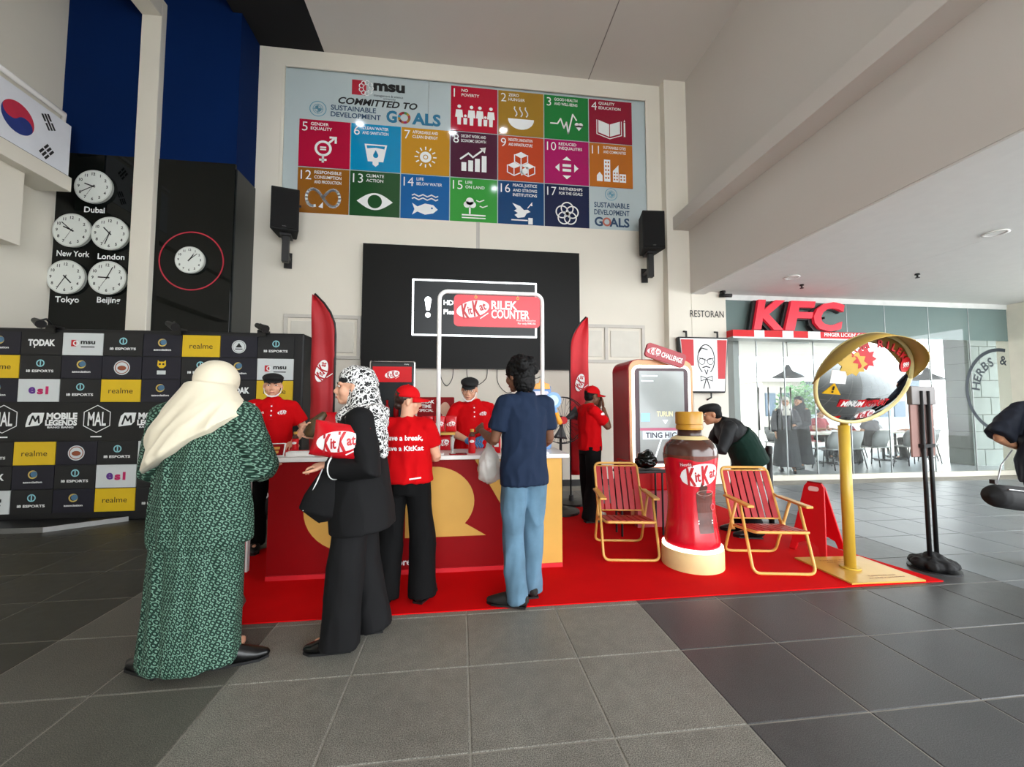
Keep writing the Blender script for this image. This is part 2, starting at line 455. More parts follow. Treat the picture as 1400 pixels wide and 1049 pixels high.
# right: pillar, upper wall with its ledge, lower soffit
tag(G().box(3.72, 4.16, 6.9, YB + .3, 0, CEIL).build('wall_pillar', M_white, bevel=.008), kind='structure')
wr = tag(G().box(4.15, 4.45, -6, YB + .3, 3.46, CEIL).build('wall_right', M_ceil), kind='structure')
tag(G().box(3.84, 4.15, -6, 6.95, 4.62, 4.86).build('trim_7', M_ceil, bevel=.006), kind='structure')
tag(G().box(4.3, 6.6, -6, YB + .1, 3.5, 3.7).box(6.6, 13.5, 1.6, YB + .1, 3.5, 3.7).box(4.16, 4.42, -6, YB, 3.44, 3.5).build('ceiling', mat('soffit_white', '#e2e1dd', .7, var=.02), bevel=.004), kind='structure')
tag(G().box(4.162, 4.84, 6.9, YB + .2, 0, 3.5).build('wall_pillar', M_white, bevel=.008), kind='structure')
tag(G().box(11.25, 11.6, 6.3, YB + .2, 0, 3.5).build('wall_right', mat('warm_white_wall', '#e6e0cf', .75, var=.03), bevel=.01), kind='structure')

# ------------------------------------------------------------------ restaurant behind glass
SX0, SX1 = 4.84, 11.25
M_gl = glass('clear_glass', '#fafdfc', film=0.015, filmcol='#eef4f4', refl=.5)  # thin white film mixed in as haze of reflected daylight
M_glf = glass('frosted_teal_glass', '#a9bdb9', film=0.72, filmcol='#7f928f')
M_alu = mat('aluminium_frame', '#a9adad', .4, .6, var=.04)
wf = thing('window_3', None, None, (0, 0, 0), kind='structure')
g = G().box(SX0, SX1, YB - .03, YB + .05, 0, .1)
g.build('sill', mat('stone_plinth', '#c9c5b8', .6, var=.06), wf, bevel=.006)
G().box(SX0, SX1, YB - .02, YB + .03, 3.40, 3.50).build('head_frame', mat('pale_head', '#d9dad6', .6), wf)
pxs = [SX0, 5.55, 6.12, 6.75, 7.5, 8.35, 9.35, 10.3, SX1]
for a, b in zip(pxs[:-1], pxs[1:]):
    G().box(a + .006, b - .006, YB - .006, YB + .006, .1, 2.74).build('pane', M_gl, wf)
    G().box(a + .006, b - .006, YB - .006, YB + .006, 2.74, 3.4).build('fascia_pane', M_glf, wf)
for x in pxs[1:-1]:
    G().box(x - .006, x + .006, YB - .012, YB + .012, .1, 3.4).build('joint', M_alu, wf)
for x in (5.72, 5.98):                                        # door pulls
    G().tube([(x, YB - .06, .95), (x, YB - .06, 1.75)], .013, 8).build('door_handle', M_steel, wf, smooth=True)
    G().tube([(x + .2 * (1 if x > 5.8 else -1), YB - .06, .95), (x + .2 * (1 if x > 5.8 else -1), YB - .06, 1.75)], .013, 8).build('door_handle', M_steel, wf, smooth=True)
# shop shell
SY1 = 13.2
tag(G().box(SX0, 13.0, YB + .06, SY1 + 1, 3.3, 3.45).build('ceiling', mat('shop_ceiling', '#dcdad6', .8)), kind='structure')
tag(G().box(SX0, 13.0, YB + .06, SY1, -.002, .03).build('floor', mat('shop_floor', '#84898b', .3, var=.05)), kind='structure')
tag(G().box(SX0 - .25, SX0, YB + .3, SY1, 0, 3.3).build('wall_left', mat('shop_wall', '#cfcac2', .7)), kind='structure')
tag(G().box(5.5, 6.4, 12.9, 13.0, 0, 3.3).build('wall_back', mat('shop_back_wall', '#c9c9c4', .7)), kind='structure')
# stone block pier at the right, built block by block
wp = thing('wall_pier', None, None, (11.75, 8.1, 0), kind='structure')
G().box(.02, .88, .02, .5, 0, 3.3).build('core', mat('mortar', '#6f726e', .9), wp)
M_blk = mat('grey_block', '#7d8582', .8, var=.12, scale=3, bump=.2)
z = 0.0; r_ = 0
while z < 3.25:
    h_ = min(.4, 3.3 - z)
    xs = [0, .55, .9] if r_ % 2 else [0, .3, .9]
    for a, b in zip(xs[:-1], xs[1:]):
        G().box(a + .006, b - .006, 0, .5, z + .006, z + h_ - .006).build('block', M_blk, wp, bevel=.01)
    z += h_; r_ += 1
# round wall print on the glass at the right
d = D().ring(0, 0, .80, .87, 40, radians(80), radians(285))
for k_, ch in enumerate('HERBS &'):
    if ch != ' ':
        a = radians(172 - 15 * k_); d.text(ch, .62 * cos(a), .62 * sin(a), .19, bold=.02, a=a - pi / 2)
d.build('window_print', mat('window_print_grey', '#2c343b', .7), wf, wallm(11.0, YB - .012, 1.72))
# outside beyond the shop
M_far = mat('far_facade', '#9fb0ba', .8, var=.05); M_farw = mat('far_window', '#243f55', .3, var=.1)
def far_building(x0, x1, y, h, label, colr, rows, cols):
    t = thing('far_building', label, 'building', ((x0 + x1) / 2, y, 0))
    hw = (x1 - x0) / 2
    G().box(-hw, hw, 0, 4, 0, h).build('wall', colr, t)
    for i in range(rows):
        for j in range(cols):
            cx = -hw + (j + .5) * 2 * hw / cols; z0 = 0.9 + i * (h - .5) / rows
            G().box(cx - .36 * 2 * hw / cols, cx + .36 * 2 * hw / cols, -.06, .02, z0, z0 + .55 * (h - .5) / rows).build('window', M_farw, t)
    G().box(-hw - .2, hw + .2, -.5, 4, h, h + .3).build('roof', M_ltop, t)
far_building(18.3, 22.5, 17.5, 3.3, 'low block with dark blue windows seen through the right of the glass front', M_far, 2, 5)
far_building(15.6, 18.0, 19.5, 2.7, 'small pale pavilion beyond the tree, seen left of the mirror', mat('far_facade_warm', '#a9a59c', .8), 1, 3)
# canopy beams beyond the far side
t = thing('outdoor_canopy', 'white slatted canopy outside beyond the restaurant', 'canopy', (19.2, 14.2, 0))
for k_ in range(7):
    G().box(-4, 5, -2.2 + k_ * .8, -1.9 + k_ * .8, 4.3 + k_ * .12, 4.42 + k_ * .12).build('slat', M_ltop, t)
for x in (-3.6, 4.6): G().box(x - .1, x + .1, -.1, .1, 0, 4.6).build('post', M_ltop, t)
# shrubs outside: trunk and crown of leaves
M_leaf = mat('leaf_green', '#33592b', .7, var=.3, scale=12)
def leafy(x, y, h, r, label):
    t = thing('small_tree', label, 'tree', (x, y, 0), group='trees outside the restaurant')
    G().tube([(0, 0, 0), (.05, 0, h * .5), (0, .05, h * .8)], [.06, .05, .03], 7).build('trunk', mat('bark', '#6a5a48', .9), t, smooth=True)
    g = G(); rnd = random.Random(int(x * 100))
    for k_ in range(420):
        u_ = V((rnd.gauss(0, 1), rnd.gauss(0, 1), rnd.gauss(0, 1))).normalized() * (rnd.random() ** .4) * r
        c = V((u_.x, u_.y, h * .8 + u_.z * .8)); a = V((rnd.gauss(0, 1), rnd.gauss(0, 1), rnd.gauss(0, 1))).normalized(); b = a.orthogonal().normalized()
        s_ = .12; g.add([c - a * s_, c + b * s_ * .5, c + a * s_, c - b * s_ * .5], [(0, 1, 2, 3)])
    tag(g.build('foliage', M_leaf, t), kind='stuff')
leafy(13.9, 15.2, 2.1, .95, 'round green tree outside, seen left of the mirror post')
leafy(12.6, 14.2, 1.5, .6, 'smaller green shrub outside beside the round tree')
# striped awning over the shop door
t = thing('shop_awning', 'red and white striped band under the big red letters', 'awning', (SX0, YB, 2.72))
segs = [(0, .42, 1), (.42, .62, 0), (.62, .98, 1), (.98, 1.2, 0), (1.2, 1.5, 1), (1.5, 1.75, 0), (1.75, 2.85, 1)]
for a, b, k_ in segs:
    G().box(a, b, -.34, -.02, -.07, .05).build('stripe', M_red if k_ else M_print, t)
D().text("FINGER LICKIN' GOOD", 0, 0, .07, 1.0, bold=.02).build('lettering', M_print, t, wallm(2.32, -.345, 0))
G().box(.0, 2.85, -.34, -.02, -.1, -.072).build('underside', M_alu, t)
# big letters
t = thing('letter_sign', 'big red letters KFC with black shadow sides above the awning', 'sign', (6.28, YB - .16, 3.09))
for k_, (ch, cx) in enumerate((('K', -.6), ('F', .03), ('C', .64))):
    vs, fs, sz = text_geo(ch, .18, .035)
    kx, ky = .66 / sz[0], .56 / sz[1]
    def slab(name, m, ox, oz, y0, y1, grow, par):
        bmx = bmesh.new(); bv = [bmx.verts.new((x * kx * grow + cx + ox, y0, y * ky * grow + oz)) for x, y in vs]
        for f in fs:
            try: bmx.faces.new([bv[i] for i in f])
            except ValueError: pass
        r = bmesh.ops.extrude_face_region(bmx, geom=bmx.faces[:])
        for e in r['geom']:
            if isinstance(e, bmesh.types.BMVert): e.co.y = y1
        bmesh.ops.recalc_face_normals(bmx, faces=bmx.faces[:])
        me = bpy.data.meshes.new(name); bmx.to_mesh(me); bmx.free()
        return link(name, me, m, par)
    lt = slab('letter', mat('letter_red', '#d02438', .35, emit=.25), 0, 0, -.06, 0, 1.0, t)
    slab('shadow_side', M_black, -.05, -.02, 0.002, .07, 1.06, lt)
for x in (-.6, .03, .64): G().box(x - .01, x + .01, .05, .2, -.02, .02).build('bracket', M_black, t)
# RESTORAN lettering on the pillar
D().text('RESTORAN', 0, 0, .13, .66, bold=.004).build('wall_lettering', M_prblack, bpy.data.objects['wall_pillar.001'], wallm(4.46, 6.895, 3.08))
# hanging light-box sign with a line emblem
t = thing('light_box_sign', 'white tapered light box with red side stripes and line-drawn emblem on the pillar', 'sign', (4.30, 6.82, 2.13))
P = [(-.40, -.5), (.40, -.5), (.48, .5), (-.48, .5)]
G().prism(P, -.05, .05, WALL).build('case', M_black, t, bevel=.02)
P2 = [(-.37, -.47), (.37, -.47), (.45, .47), (-.45, .47)]
G().prism(P2, .05, .058, WALL).build('face', mat('lightbox_face', '#e4e6e4', .5, emit=.15), t)
for pl in ([(-.44, .45), (-.2, .45), (-.2, -.02), (-.405, -.02)], [(.44, .45), (.25, .45), (.25, -.25), (.385, -.25)]):
    D().poly(pl).build('red_stripe', M_prred, t, WALL, .06)
d = D().poly([(-.19, .45), (.24, .45), (.24, -.46), (-.19, -.46)]); d.build('emblem_ground', mat('lightbox_ground', '#dfe2e1', .5, emit=.15), t, WALL, .0605)
d = D().line([(.16 * cos(a) + .03, .26 * sin(a) + .1) for a in [radians(x) for x in range(-60, 245, 12)]], .018)
d.line([(-.1, .12), (-.02, .1), (.02, .1)], .014).line([(.06, .1), (.1, .1), (.17, .12)], .014)
d.ring(-.05, .06, .05, .062, 14).ring(.11, .06, .05, .062, 14).line([(0, .07), (.06, .07)], .012)
d.line([(-.04, -.05), (.03, -.03), (.1, -.05)], .02).line([(0, -.09), (.03, -.17), (.06, -.09)], .016)
d.line([(-.08, -.2), (.03, -.24), (.14, -.2), (.14, -.29), (.03, -.25), (-.08, -.29), (-.08, -.2)], .014).line([(.02, -.26), (-.03, -.42)], .02).line([(.04, -.26), (.09, -.42)], .02)
d.line([(-.12, .2), (-.05, .3), (.06, .27)], .02)
d.build('emblem', M_prblack, t, WALL, .0615)
for x in (-.3, .3): G().tube([(x, 0, .5), (x, 0, .6), (x, .1, .62)], .018, 8).build('bracket', M_black, t)
G().tube([(.15, 0, -.5), (.15, 0, -.58), (.12, .08, -.62)], .015, 8).build('conduit', M_black, t)

# pendant lamps
def pendant(x, y, z, label):
    t = thing('pendant_lamp', label, 'lamp', (x, y, z), group='pendant lamps in the restaurant')
    G().lathe([(.03, .3), (.05, .26), (.07, .2), (.10, .15), (.30, .03), (.32, 0), (.30, 0), (.1, .12), (.02, .14)], 24, caps=False).build('shade', mat('lamp_dark', '#3a3c3d', .5), t, smooth=True)
    G().lathe([(.05, .02), (.07, .06), (.05, .12)], 12).build('bulb', mat('warm_bulb', '#fff0d0', .4, emit=3), t, smooth=True)
    G().tube([(-.03, 0, .28), (0, 0, .42), (.03, 0, .28)], .008, 6).build('hanger', M_black, t)
    G().tube([(0, 0, .42), (0, 0, 3.3 - z)], .006, 6).build('cord', M_black, t)
pendant(7.45, 8.5, 2.05, 'dark pendant lamp hanging left of the round mirror, behind the glass')
pendant(11.13, 8.5, 2.03, 'dark pendant lamp hanging right of the poster stand, behind the glass')
t = thing('exit_sign', 'small white exit box hanging inside behind the glass front', 'sign', (7.9, 8.7, 2.98))
G().box(-.3, .3, -.03, .03, -.1, .12).build('case', M_print, t, bevel=.01); D().text('EXIT', 0, 0, .11, .3).build('lettering', mat('exit_green', '#3b8f5a', .6), t, WALL, .032)
G().tube([(0, 0, .12), (0, 0, .32)], .01, 6).build('hanger', M_black, t)

# restaurant tables and chairs
M_wd = mat('pale_table', '#cfc9bf', .4); M_shell = mat('grey_shell', '#8d8f90', .5); M_shellr = mat('red_shell', '#b3303c', .5)
def table(x, y, L_, label, group=None):
    t = thing('restaurant_table', label, 'table', (x, y, .03), group=group)
    G().box(-L_ / 2, L_ / 2, -.35, .35, .7, .74).build('tabletop', M_wd, t, bevel=.01)
    for k_ in (-1, 1):
        xx = k_ * (L_ / 2 - .3)
        G().tube([(xx, 0, .02), (xx, 0, .7)], .03, 8).build('post', M_black, t, smooth=True)
        G().box(xx - .03, xx + .03, -.28, .28, 0, .03).box(xx - .25, xx + .25, -.03, .03, 0, .03).build('base', M_black, t)
    return t
def shell_chair(m):
    t = thing('shell_chair', 'c', 'chair', group='restaurant chairs')
    g = G(); g.box(-.22, .22, -.2, .22, .42, .45)
    g.build('seat', m, t, bevel=.02)
    b_ = G(); n = 8
    for i in range(n + 1):
        a = radians(200 + 140 * i / n)
    vs = []; fs = []
    for i in range(n + 1):
        a = radians(195 + 150 * i / n)
        for z_, rr in ((.44, .2), (.62, .235), (.82, .25)): vs += [(rr * cos(a), rr * sin(a) - (z_ - .44) * .15, z_ - (.12 if z_ > .8 and (i == 0 or i == n) else 0))]
    for i in range(n):
        for k_ in range(2): fs.append((i * 3 + k_, i * 3 + 3 + k_, i * 3 + 4 + k_, i * 3 + k_ + 1))
    bo = b_.add(vs, fs).build('backrest', m, t, smooth=True); md = bo.modifiers.new('s', 'SOLIDIFY'); md.thickness = .02
    for sx in (-1, 1):
        for sy in (-1, 1): G().tube([(sx * .17, sy * .16, .43), (sx * .22, sy * .22, 0)], .012, 6).build('leg', M_black, t, smooth=True)
    return t
table(8.3, 8.9, 1.5, 'pale restaurant table in front of the two walking women', 'restaurant tables')
table(10.1, 9.2, 1.7, 'pale long restaurant table behind the mirror post', 'restaurant tables')
table(12.0, 9.7, 1.4, 'pale restaurant table nearest the stone pier', 'restaurant tables')
table(10.8, 11.4, 1.6, 'pale restaurant table standing furthest back', 'restaurant tables')
pc = shell_chair(M_shell); pr = shell_chair(M_shellr)
spots = [(pc, 8.0, 8.1, 20, 'grey shell chair with its back to the glass, left of the mirror post'), (pc, 8.6, 8.2, -10, 'grey shell chair just right of the mirror post behind the glass'),
         (pc, 9.5, 8.4, 10, 'grey shell chair under the seated man in the restaurant'), (pc, 10.4, 8.35, -15, 'grey shell chair behind the poster stand at the long table'),
         (pc, 11.2, 8.7, 15, 'grey shell chair turned by the table next to the pier'), (pr, 9.6, 10.1, 180, 'red shell chair facing the street at the long table'),
         (pr, 10.6, 10.0, 170, 'red shell chair right of the other at the long table'), (pr, 11.6, 9.1, 0, 'red shell chair with its back to the glass near the pier'),
         (pc, 8.2, 9.8, 175, 'grey shell chair on the far side of the first table'), (pc, 12.3, 10.6, 190, 'grey shell chair in the back corner by the pier')]
used = set()
for p_, x, y, a, lb in spots:
    c = p_ if p_ not in used else copy_tree(p_); used.add(p_)
    c.location = (x, y, .03); c.rotation_euler = (0, 0, radians(a)); c['label'] = lb
# inside left: red menu panel and a green display
t = thing('menu_board', 'red upright menu panel with yellow foot inside by the door', 'sign', (6.0, 12.2, .03))
G().box(-.5, .5, 0, .08, 1.2, 3.0).build('panel', mat('menu_red', '#c8324a', .5), t); G().box(-.5, .5, 0, .08, .85, 1.2).build('foot_panel', mat('menu_yellow', '#d8c24a', .5), t); G().box(-.04, .04, .0, .06, 0, .9).build('post', M_black, t)
t = thing('display_case', 'pale green display case inside by the door', 'cabinet', (5.35, 9.3, .03))
G().box(-.35, .35, -.3, .3, 0, 2.1).build('body', mat('mint_case', '#9cc4b4', .4), t, bevel=.02)
for z_ in (.5, 1.0, 1.5): G().box(-.3, .3, -.32, -.29, z_, z_ + .4).build('shelf_front', M_wd, t)
# dark column inside the door
tag(G().box(5.28, 5.4, 7.35, 7.6, 0.03, 3.3).build('wall_column', mat('shop_col', '#7d807e', .5)), kind='structure')

# soffit fittings
def downlight(x, y, label, z=3.5):
    t = thing('downlight', label, 'light', (x, y, z), group='soffit lights')
    G().lathe([(.11, 0), (.12, -.012), (.09, -.014), (.085, 0)], 24, caps=False).build('ring', M_ltop, t, smooth=True); G().lathe([(.085, -.004), (.001, -.006)], 24, caps=False).build('diffuser', mat('diffuser', '#f2f2ee', .5), t)
downlight(6.45, 4.1, 'round recessed light in the low soffit at the right')
downlight(5.35, 5.95, 'round recessed light in the soffit nearest the pillar')
for x, y, lb in ((5.85, 6.3, 'small dark sprinkler head under the soffit above the letters'), (7.2, 5.55, 'small dark sprinkler head under the soffit further right')):
    t = thing('sprinkler', lb, 'sprinkler', (x, y, 3.5)); G().lathe([(.03, 0), (.035, -.02), (.012, -.025), (.012, -.06)], 12).build('body', M_black, t); G().lathe([(.03, -.06), (.03, -.068)], 12).build('deflector', M_black, t)
t = thing('security_camera', 'small black camera under the soffit corner above the lettered pillar', 'camera', (4.75, 6.85, 3.5))
G().lathe([(.05, 0), (.05, -.03)], 14).build('base', M_black, t); G().tube([(0, 0, -.03), (.03, -.02, -.07)], .015, 8).build('arm', M_black, t)
G().tube([(-.06, .0, -.08), (.14, -.05, -.09)], .035, 12).build('barrel', M_black, t, smooth=True)

# ------------------------------------------------------------------ goals sign in the recess
YS = YB + .04
gs = thing('goals_sign', 'large glass wall sign of numbered coloured goal tiles above the screen', 'sign', (0, YS, 0))
M_frost = mat('frosted_pale_glass', '#b7c4c6', .12, var=.03, scale=1.2, spec=.5)
for a, b in ((RX0, -.61), (-.605, RX1)):
    G().box(a, b, 0, .03, RZ0, RZ1).build('glass_sheet', M_frost, gs)
SDG = {1: ('#b21832', ['NO', 'POVERTY']), 2: ('#a07a26', ['ZERO', 'HUNGER']), 3: ('#1d7a38', ['GOOD HEALTH', 'AND WELL-BEING']), 4: ('#8f1530', ['QUALITY', 'EDUCATION']),
       5: ('#b01a3c', ['GENDER', 'EQUALITY']), 6: ('#1189b8', ['CLEAN WATER', 'AND SANITATION']), 7: ('#c08a20', ['AFFORDABLE AND', 'CLEAN ENERGY']), 8: ('#4a1a33', ['DECENT WORK AND', 'ECONOMIC GROWTH']),
       9: ('#bb4422', ['INDUSTRY, INNOVATION', 'AND INFRASTRUCTURE']), 10: ('#a8125e', ['REDUCED', 'INEQUALITIES']), 11: ('#b96a20', ['SUSTAINABLE CITIES', 'AND COMMUNITIES']), 12: ('#935e22', ['RESPONSIBLE', 'CONSUMPTION', 'AND PRODUCTION']),
       13: ('#28502e', ['CLIMATE', 'ACTION']), 14: ('#0b5c9c', ['LIFE', 'BELOW WATER']), 15: ('#35963a', ['LIFE', 'ON LAND']), 16: ('#0a3f6e', ['PEACE, JUSTICE', 'AND STRONG', 'INSTITUTIONS']), 17: ('#141f42', ['PARTNERSHIPS', 'FOR THE GOALS'])}
TP = 0.85; TX0 = -2.77; TZ = [7.15, 6.30, 5.45]
def sdg_icon(n, d, k):
    """white strokes into d, tile-coloured details into k; tile is about -.4...4"""
    if n == 1:
        for x, h in ((-.27, 1), (-.05, .9), (.1, .9), (.3, .85)):
            d.circle(x, .02 * h + .02, .032, 12); d.poly([(x - .055, -.02), (x + .055, -.02), (x + .07, -.16), (x + .035, -.16), (x + .03, -.3), (x - .03, -.3), (x - .035, -.16), (x - .07, -.16)])
        for x in (-.16, .2): d.circle(x, -.13, .025, 10); d.poly([(x - .035, -.17), (x + .035, -.17), (x + .03, -.29), (x - .03, -.29)])
    elif n == 2:
        d.poly([(.24 * cos(a), -.1 + .2 * sin(a)) for a in [pi + pi * i / 14 for i in range(15)]])
        for x in (-.1, 0, .1): d.line([(x + .025 * sin(i * 1.1), -.05 + .035 * i) for i in range(6)], .022)
    elif n == 3:
        d.line([(-.3, -.12), (-.17, -.12), (-.11, -.02), (-.05, -.2), (0, -.08), (.03, -.3), (.12, .08), (.19, -.03)], .025)
        d.circle(.2, -.12, .045, 12).circle(.27, -.12, .045, 12).poly([(.155, -.13), (.315, -.13), (.235, -.23)])
    elif n == 4:
        d.poly([(-.24, .02), (-.03, -.05), (-.03, -.29), (-.24, -.22)]).poly([(.18, .02), (-.015, -.05), (-.015, -.29), (.18, -.22)])
        d.line([(-.27, .02), (-.27, -.25), (-.02, -.33), (.21, -.25), (.21, .02)], .015).rect(.27, -.13, .03, .28).poly([(.255, .02), (.285, .02), (.27, .07)])
    elif n == 5:
        d.ring(-.02, -.08, .1, .14, 24).rect(-.02, -.06, .1, .025).rect(-.02, -.1, .1, .025).rect(-.02, -.27, .035, .12).rect(-.02, -.28, .12, .035)
        d.line([(.07, .02), (.16, .11)], .035).poly([(.08, .14), (.2, .14), (.2, .02), (.165, .02), (.165, .105), (.08, .105)])
    elif n == 6:
        d.poly([(-.19, .06), (.19, .06), (.13, -.25), (-.13, -.25)]); d.poly([(-.05, -.25), (.05, -.25), (.05, -.3), (0, -.34), (-.05, -.3)])
        k.poly([(-.155, .035), (.155, .035), (.145, -.02), (0, .0), (-.145, -.02)]); k.circle(0, -.14, .045, 14).poly([(-.04, -.12), (.04, -.12), (0, -.04)])
    elif n == 7:
        d.circle(0, -.1, .1, 20); k.ring(0, -.1, .03, .045, 16)
        for i in range(12): a = i * pi / 6; d.rect(.16 * cos(a), -.1 + .16 * sin(a), .06, .022, a)
    elif n == 8:
        for i, h in enumerate((.16, .2, .24, .3)): d.rect(-.18 + i * .12, -.3 + h / 2, .085, h)
        d.line([(-.24, -.08), (-.1, .03), (-.02, -.04), (.17, .12)], .03).poly([(.1, .14), (.21, .16), (.19, .05)])
    elif n == 9:
        for x, y in ((0, .02), (-.13, -.18), (.13, -.18)):
            d.poly([(x, y + .11), (x + .12, y + .05), (x, y - .01), (x - .12, y + .05)]); d.line([(x - .12, y + .05), (x - .12, y - .08), (x, y - .14), (x + .12, y - .08), (x + .12, y + .05)], .018); d.line([(x, y), (x, y - .13)], .018)
        d.poly([(0, -.2), (.12, -.14), (.12, -.26), (0, -.31)])
    elif n == 10:
        d.rect(0, -.06, .16, .05).rect(0, -.15, .16, .05)
        d.poly([(-.08, .04), (.08, .04), (0, .11)]).poly([(-.08, -.25), (.08, -.25), (0, -.32)]).poly([(-.14, -.03), (-.14, -.18), (-.22, -.105)]).poly([(.14, -.03), (.14, -.18), (.22, -.105)])
    elif n == 11:
        d.rect(-.08, -.1, .12, .42).poly([(.03, -.31), (.14, -.31), (.14, .02), (.03, -.1)]).rect(.22, -.23, .13, .16).poly([(-.28, -.31), (-.17, -.31), (-.17, -.2), (-.225, -.13), (-.28, -.2)])
        for i in range(5):
            for x in (-.105, -.055): k.rect(x, .06 - i * .075, .028, .035)
        for i in range(3):
            for x in (.06, .11): k.rect(x, -.14 - i * .06, .025, .03)
        for x in (.19, .25): k.rect(x, -.2, .03, .03).rect(x, -.26, .03, .03)
    elif n == 12:
        d.line([(.27 * sin(t) / (1 + cos(t) ** 2) * 1.0, -.1 + .42 * sin(t) * cos(t) / (1 + cos(t) ** 2)) for t in [2 * pi * i / 40 for i in range(36)]], .045)
        d.poly([(-.07, -.26), (-.0, -.17), (.0, -.28)])
    elif n == 13:
        d.poly([(-.3 + .6 * i / 12, -.11 + .15 * sin(pi * i / 12)) for i in range(13)] + [(.3 - .6 * i / 12, -.11 - .15 * sin(pi * i / 12)) for i in range(1, 12)])
        k.circle(0, -.11, .12, 22); d.circle(-.04, -.06, .045, 8).circle(.04, -.15, .05, 8).circle(.05, -.05, .03, 7)
    elif n == 14:
        for y in (.05, -.01): d.line([(-.22 + .44 * i / 12, y + .018 * sin(i * 1.57)) for i in range(13)], .022)
        d.poly([(-.18, -.2), (-.22, -.09), (-.13, -.15), (0, -.09), (.14, -.11), (.22, -.19), (.14, -.26), (0, -.29), (-.13, -.24), (-.22, -.3)]); k.circle(.12, -.17, .018, 10)
    elif n == 15:
        d.circle(-.07, .0, .07, 14).circle(-.12, -.06, .06, 12).circle(-.02, -.06, .06, 12).rect(-.07, -.17, .03, .12)
        d.rect(.0, -.25, .42, .025).rect(0, -.3, .42, .02)
        for x, y in ((.1, .02), (.16, -.08)): d.line([(x - .05, y), (x, y - .02), (x + .08, y + .015)], .018)
    elif n == 16:
        d.poly([(-.16, .02), (-.02, -.03), (.05, -.1), (.12, -.09), (.17, -.13), (.1, -.16), (.06, -.23), (-.06, -.25), (-.12, -.2), (-.06, -.16), (-.13, -.12), (-.08, -.09)])
        d.line([(.12, -.06), (.2, .04)], .016).circle(.19, .0, .02, 8).rect(-.03, -.29, .3, .022).rect(.17, -.3, .08, .12)
    elif n == 17:
        for i in range(5): a = pi / 2 + i * 2 * pi / 5; d.ring(.1 * cos(a), -.12 + .1 * sin(a), .10, .122, 24)
def sdg_tile(n, x, ztop):
    colh, words = SDG[n]
    m = mat('goal_tile_%d' % n, colh, .08, var=.05, scale=1.5, spec=.5)
    T = G().box(x + .008, x + TP - .008, -.012, 0, ztop - TP + .012, ztop - .008).build('goal_tile', m, gs)
    T['label'] = 'goal tile number %d' % n
    d = D(); k = D(); cx, cz = x + TP / 2, ztop - TP / 2
    dd = D(); sdg_icon(n, dd, k)
    d.add([(a, b) for a, b in dd.v], dd.f)
    d.text(str(n), -.37, .29, .17, .17, 'l', bold=-.005)
    for i, wd in enumerate(words): d.text(wd, -.37 + (.14 if n < 10 else .22), .345 - .085 * i, .055, .44, 'l', bold=.012)
    tag(d.build('print', M_print, T, wallm(cx, -.0135, cz)), kind='stuff')
    if k.v: tag(k.build('print_detail', m, T, wallm(cx, -.015, cz)), kind='stuff')
for i, n in enumerate((1, 2, 3, 4)): sdg_tile(n, TX0 + (3 + i) * TP, TZ[0])
for i in range(7): sdg_tile(5 + i, TX0 + i * TP, TZ[1])
for i in range(6): sdg_tile(12 + i, TX0 + i * TP, TZ[2])
M_unb = mat('pale_blue_print', '#5f93a8', .5); M_dkb = mat('navy_print', '#173b5c', .5); M_tb = mat('teal_print', '#1d6f92', .5)
Ms = wallm(0, -.003, 0)
D().text('msu', -1.29, 6.99, .19, .54, 'f', bold=.05).text('management & science', -1.3, 6.83, .045, .5).text('university', -1.28, 6.78, .04, .5).build('university_lettering', M_prblack, gs, Ms)
D().rect(-1.8, 6.95, .24, .27).build('university_mark', mat('crimson_print', '#b01832', .4), gs, Ms)
d = D()
for i in range(9): a = i * 2 * pi / 9; d.ring(-1.68 + .085 * cos(a), 6.95 + .1 * sin(a), .03, .045, 10)
tag(d.build('university_flower', M_print, gs, wallm(0, -.005, 0)), kind='stuff')
D().text('COMMITTED TO', -1.47, 6.69, .12, 1.34, 'f', shear=.25, bold=.03).build('heading', M_prblack, gs, Ms)
D().text('SUSTAINABLE', -2.26, 6.55, .09, .86, 'l', bold=.02).text('DEVELOPMENT', -2.26, 6.43, .09, .86, 'l', bold=.02).build('subheading', M_dkb, gs, Ms)
tag(D().text('G', -1.24, 6.47, .21, .18, 'f', bold=.04).text('ALS', -.64, 6.47, .21, .5, 'f', bold=.04).build('goals_lettering', M_tb, gs, Ms), kind='stuff')
for i in range(12):
    D().ring(-1.025, 6.47, .065, .11, 3, i * pi / 6, (i + 1) * pi / 6).build('colour_wheel', mat('wheel_%d' % i, ['#a8343c', '#a5822c', '#3f8243', '#8a2238', '#a93432', '#2b8aa8', '#b48e30', '#5c2b40', '#ac5a34', '#992060', '#a8702c', '#8a6030'][i], .4), gs, Ms)
def emblem(x, z, r, m):
    d = D().ring(x, z, r * .9, r, 24).ring(x, z, r * .35, r * .42, 16).ring(x, z, r * .55, r * .62, 16).line([(x - r * .6, z), (x + r * .6, z)], r * .08).line([(x, z - r * .6), (x, z + r * .6)], r * .08)
    d.circle(x - .15 * r, z + .2 * r, r * .2, 9).circle(x + .2 * r, z - .1 * r, r * .22, 9)
    d.build('globe_emblem', m, gs, Ms)
emblem(-2.47, 6.5, .14, M_unb); emblem(2.35 + .4, 5.33, .12, M_unb)
D().text('SUSTAINABLE', 2.76, 5.12, .1, .68, bold=.02).text('DEVELOPMENT', 2.76, 4.98, .1, .68, bold=.02).text('G  ALS', 2.76, 4.8, .17, .7, bold=.03).build('corner_lettering', M_dkb, gs, Ms)
D().ring(2.66, 4.8, .05, .085, 18).build('corner_wheel', mat('wheel_red', '#b06050', .5), gs, wallm(0, -.004, 0))

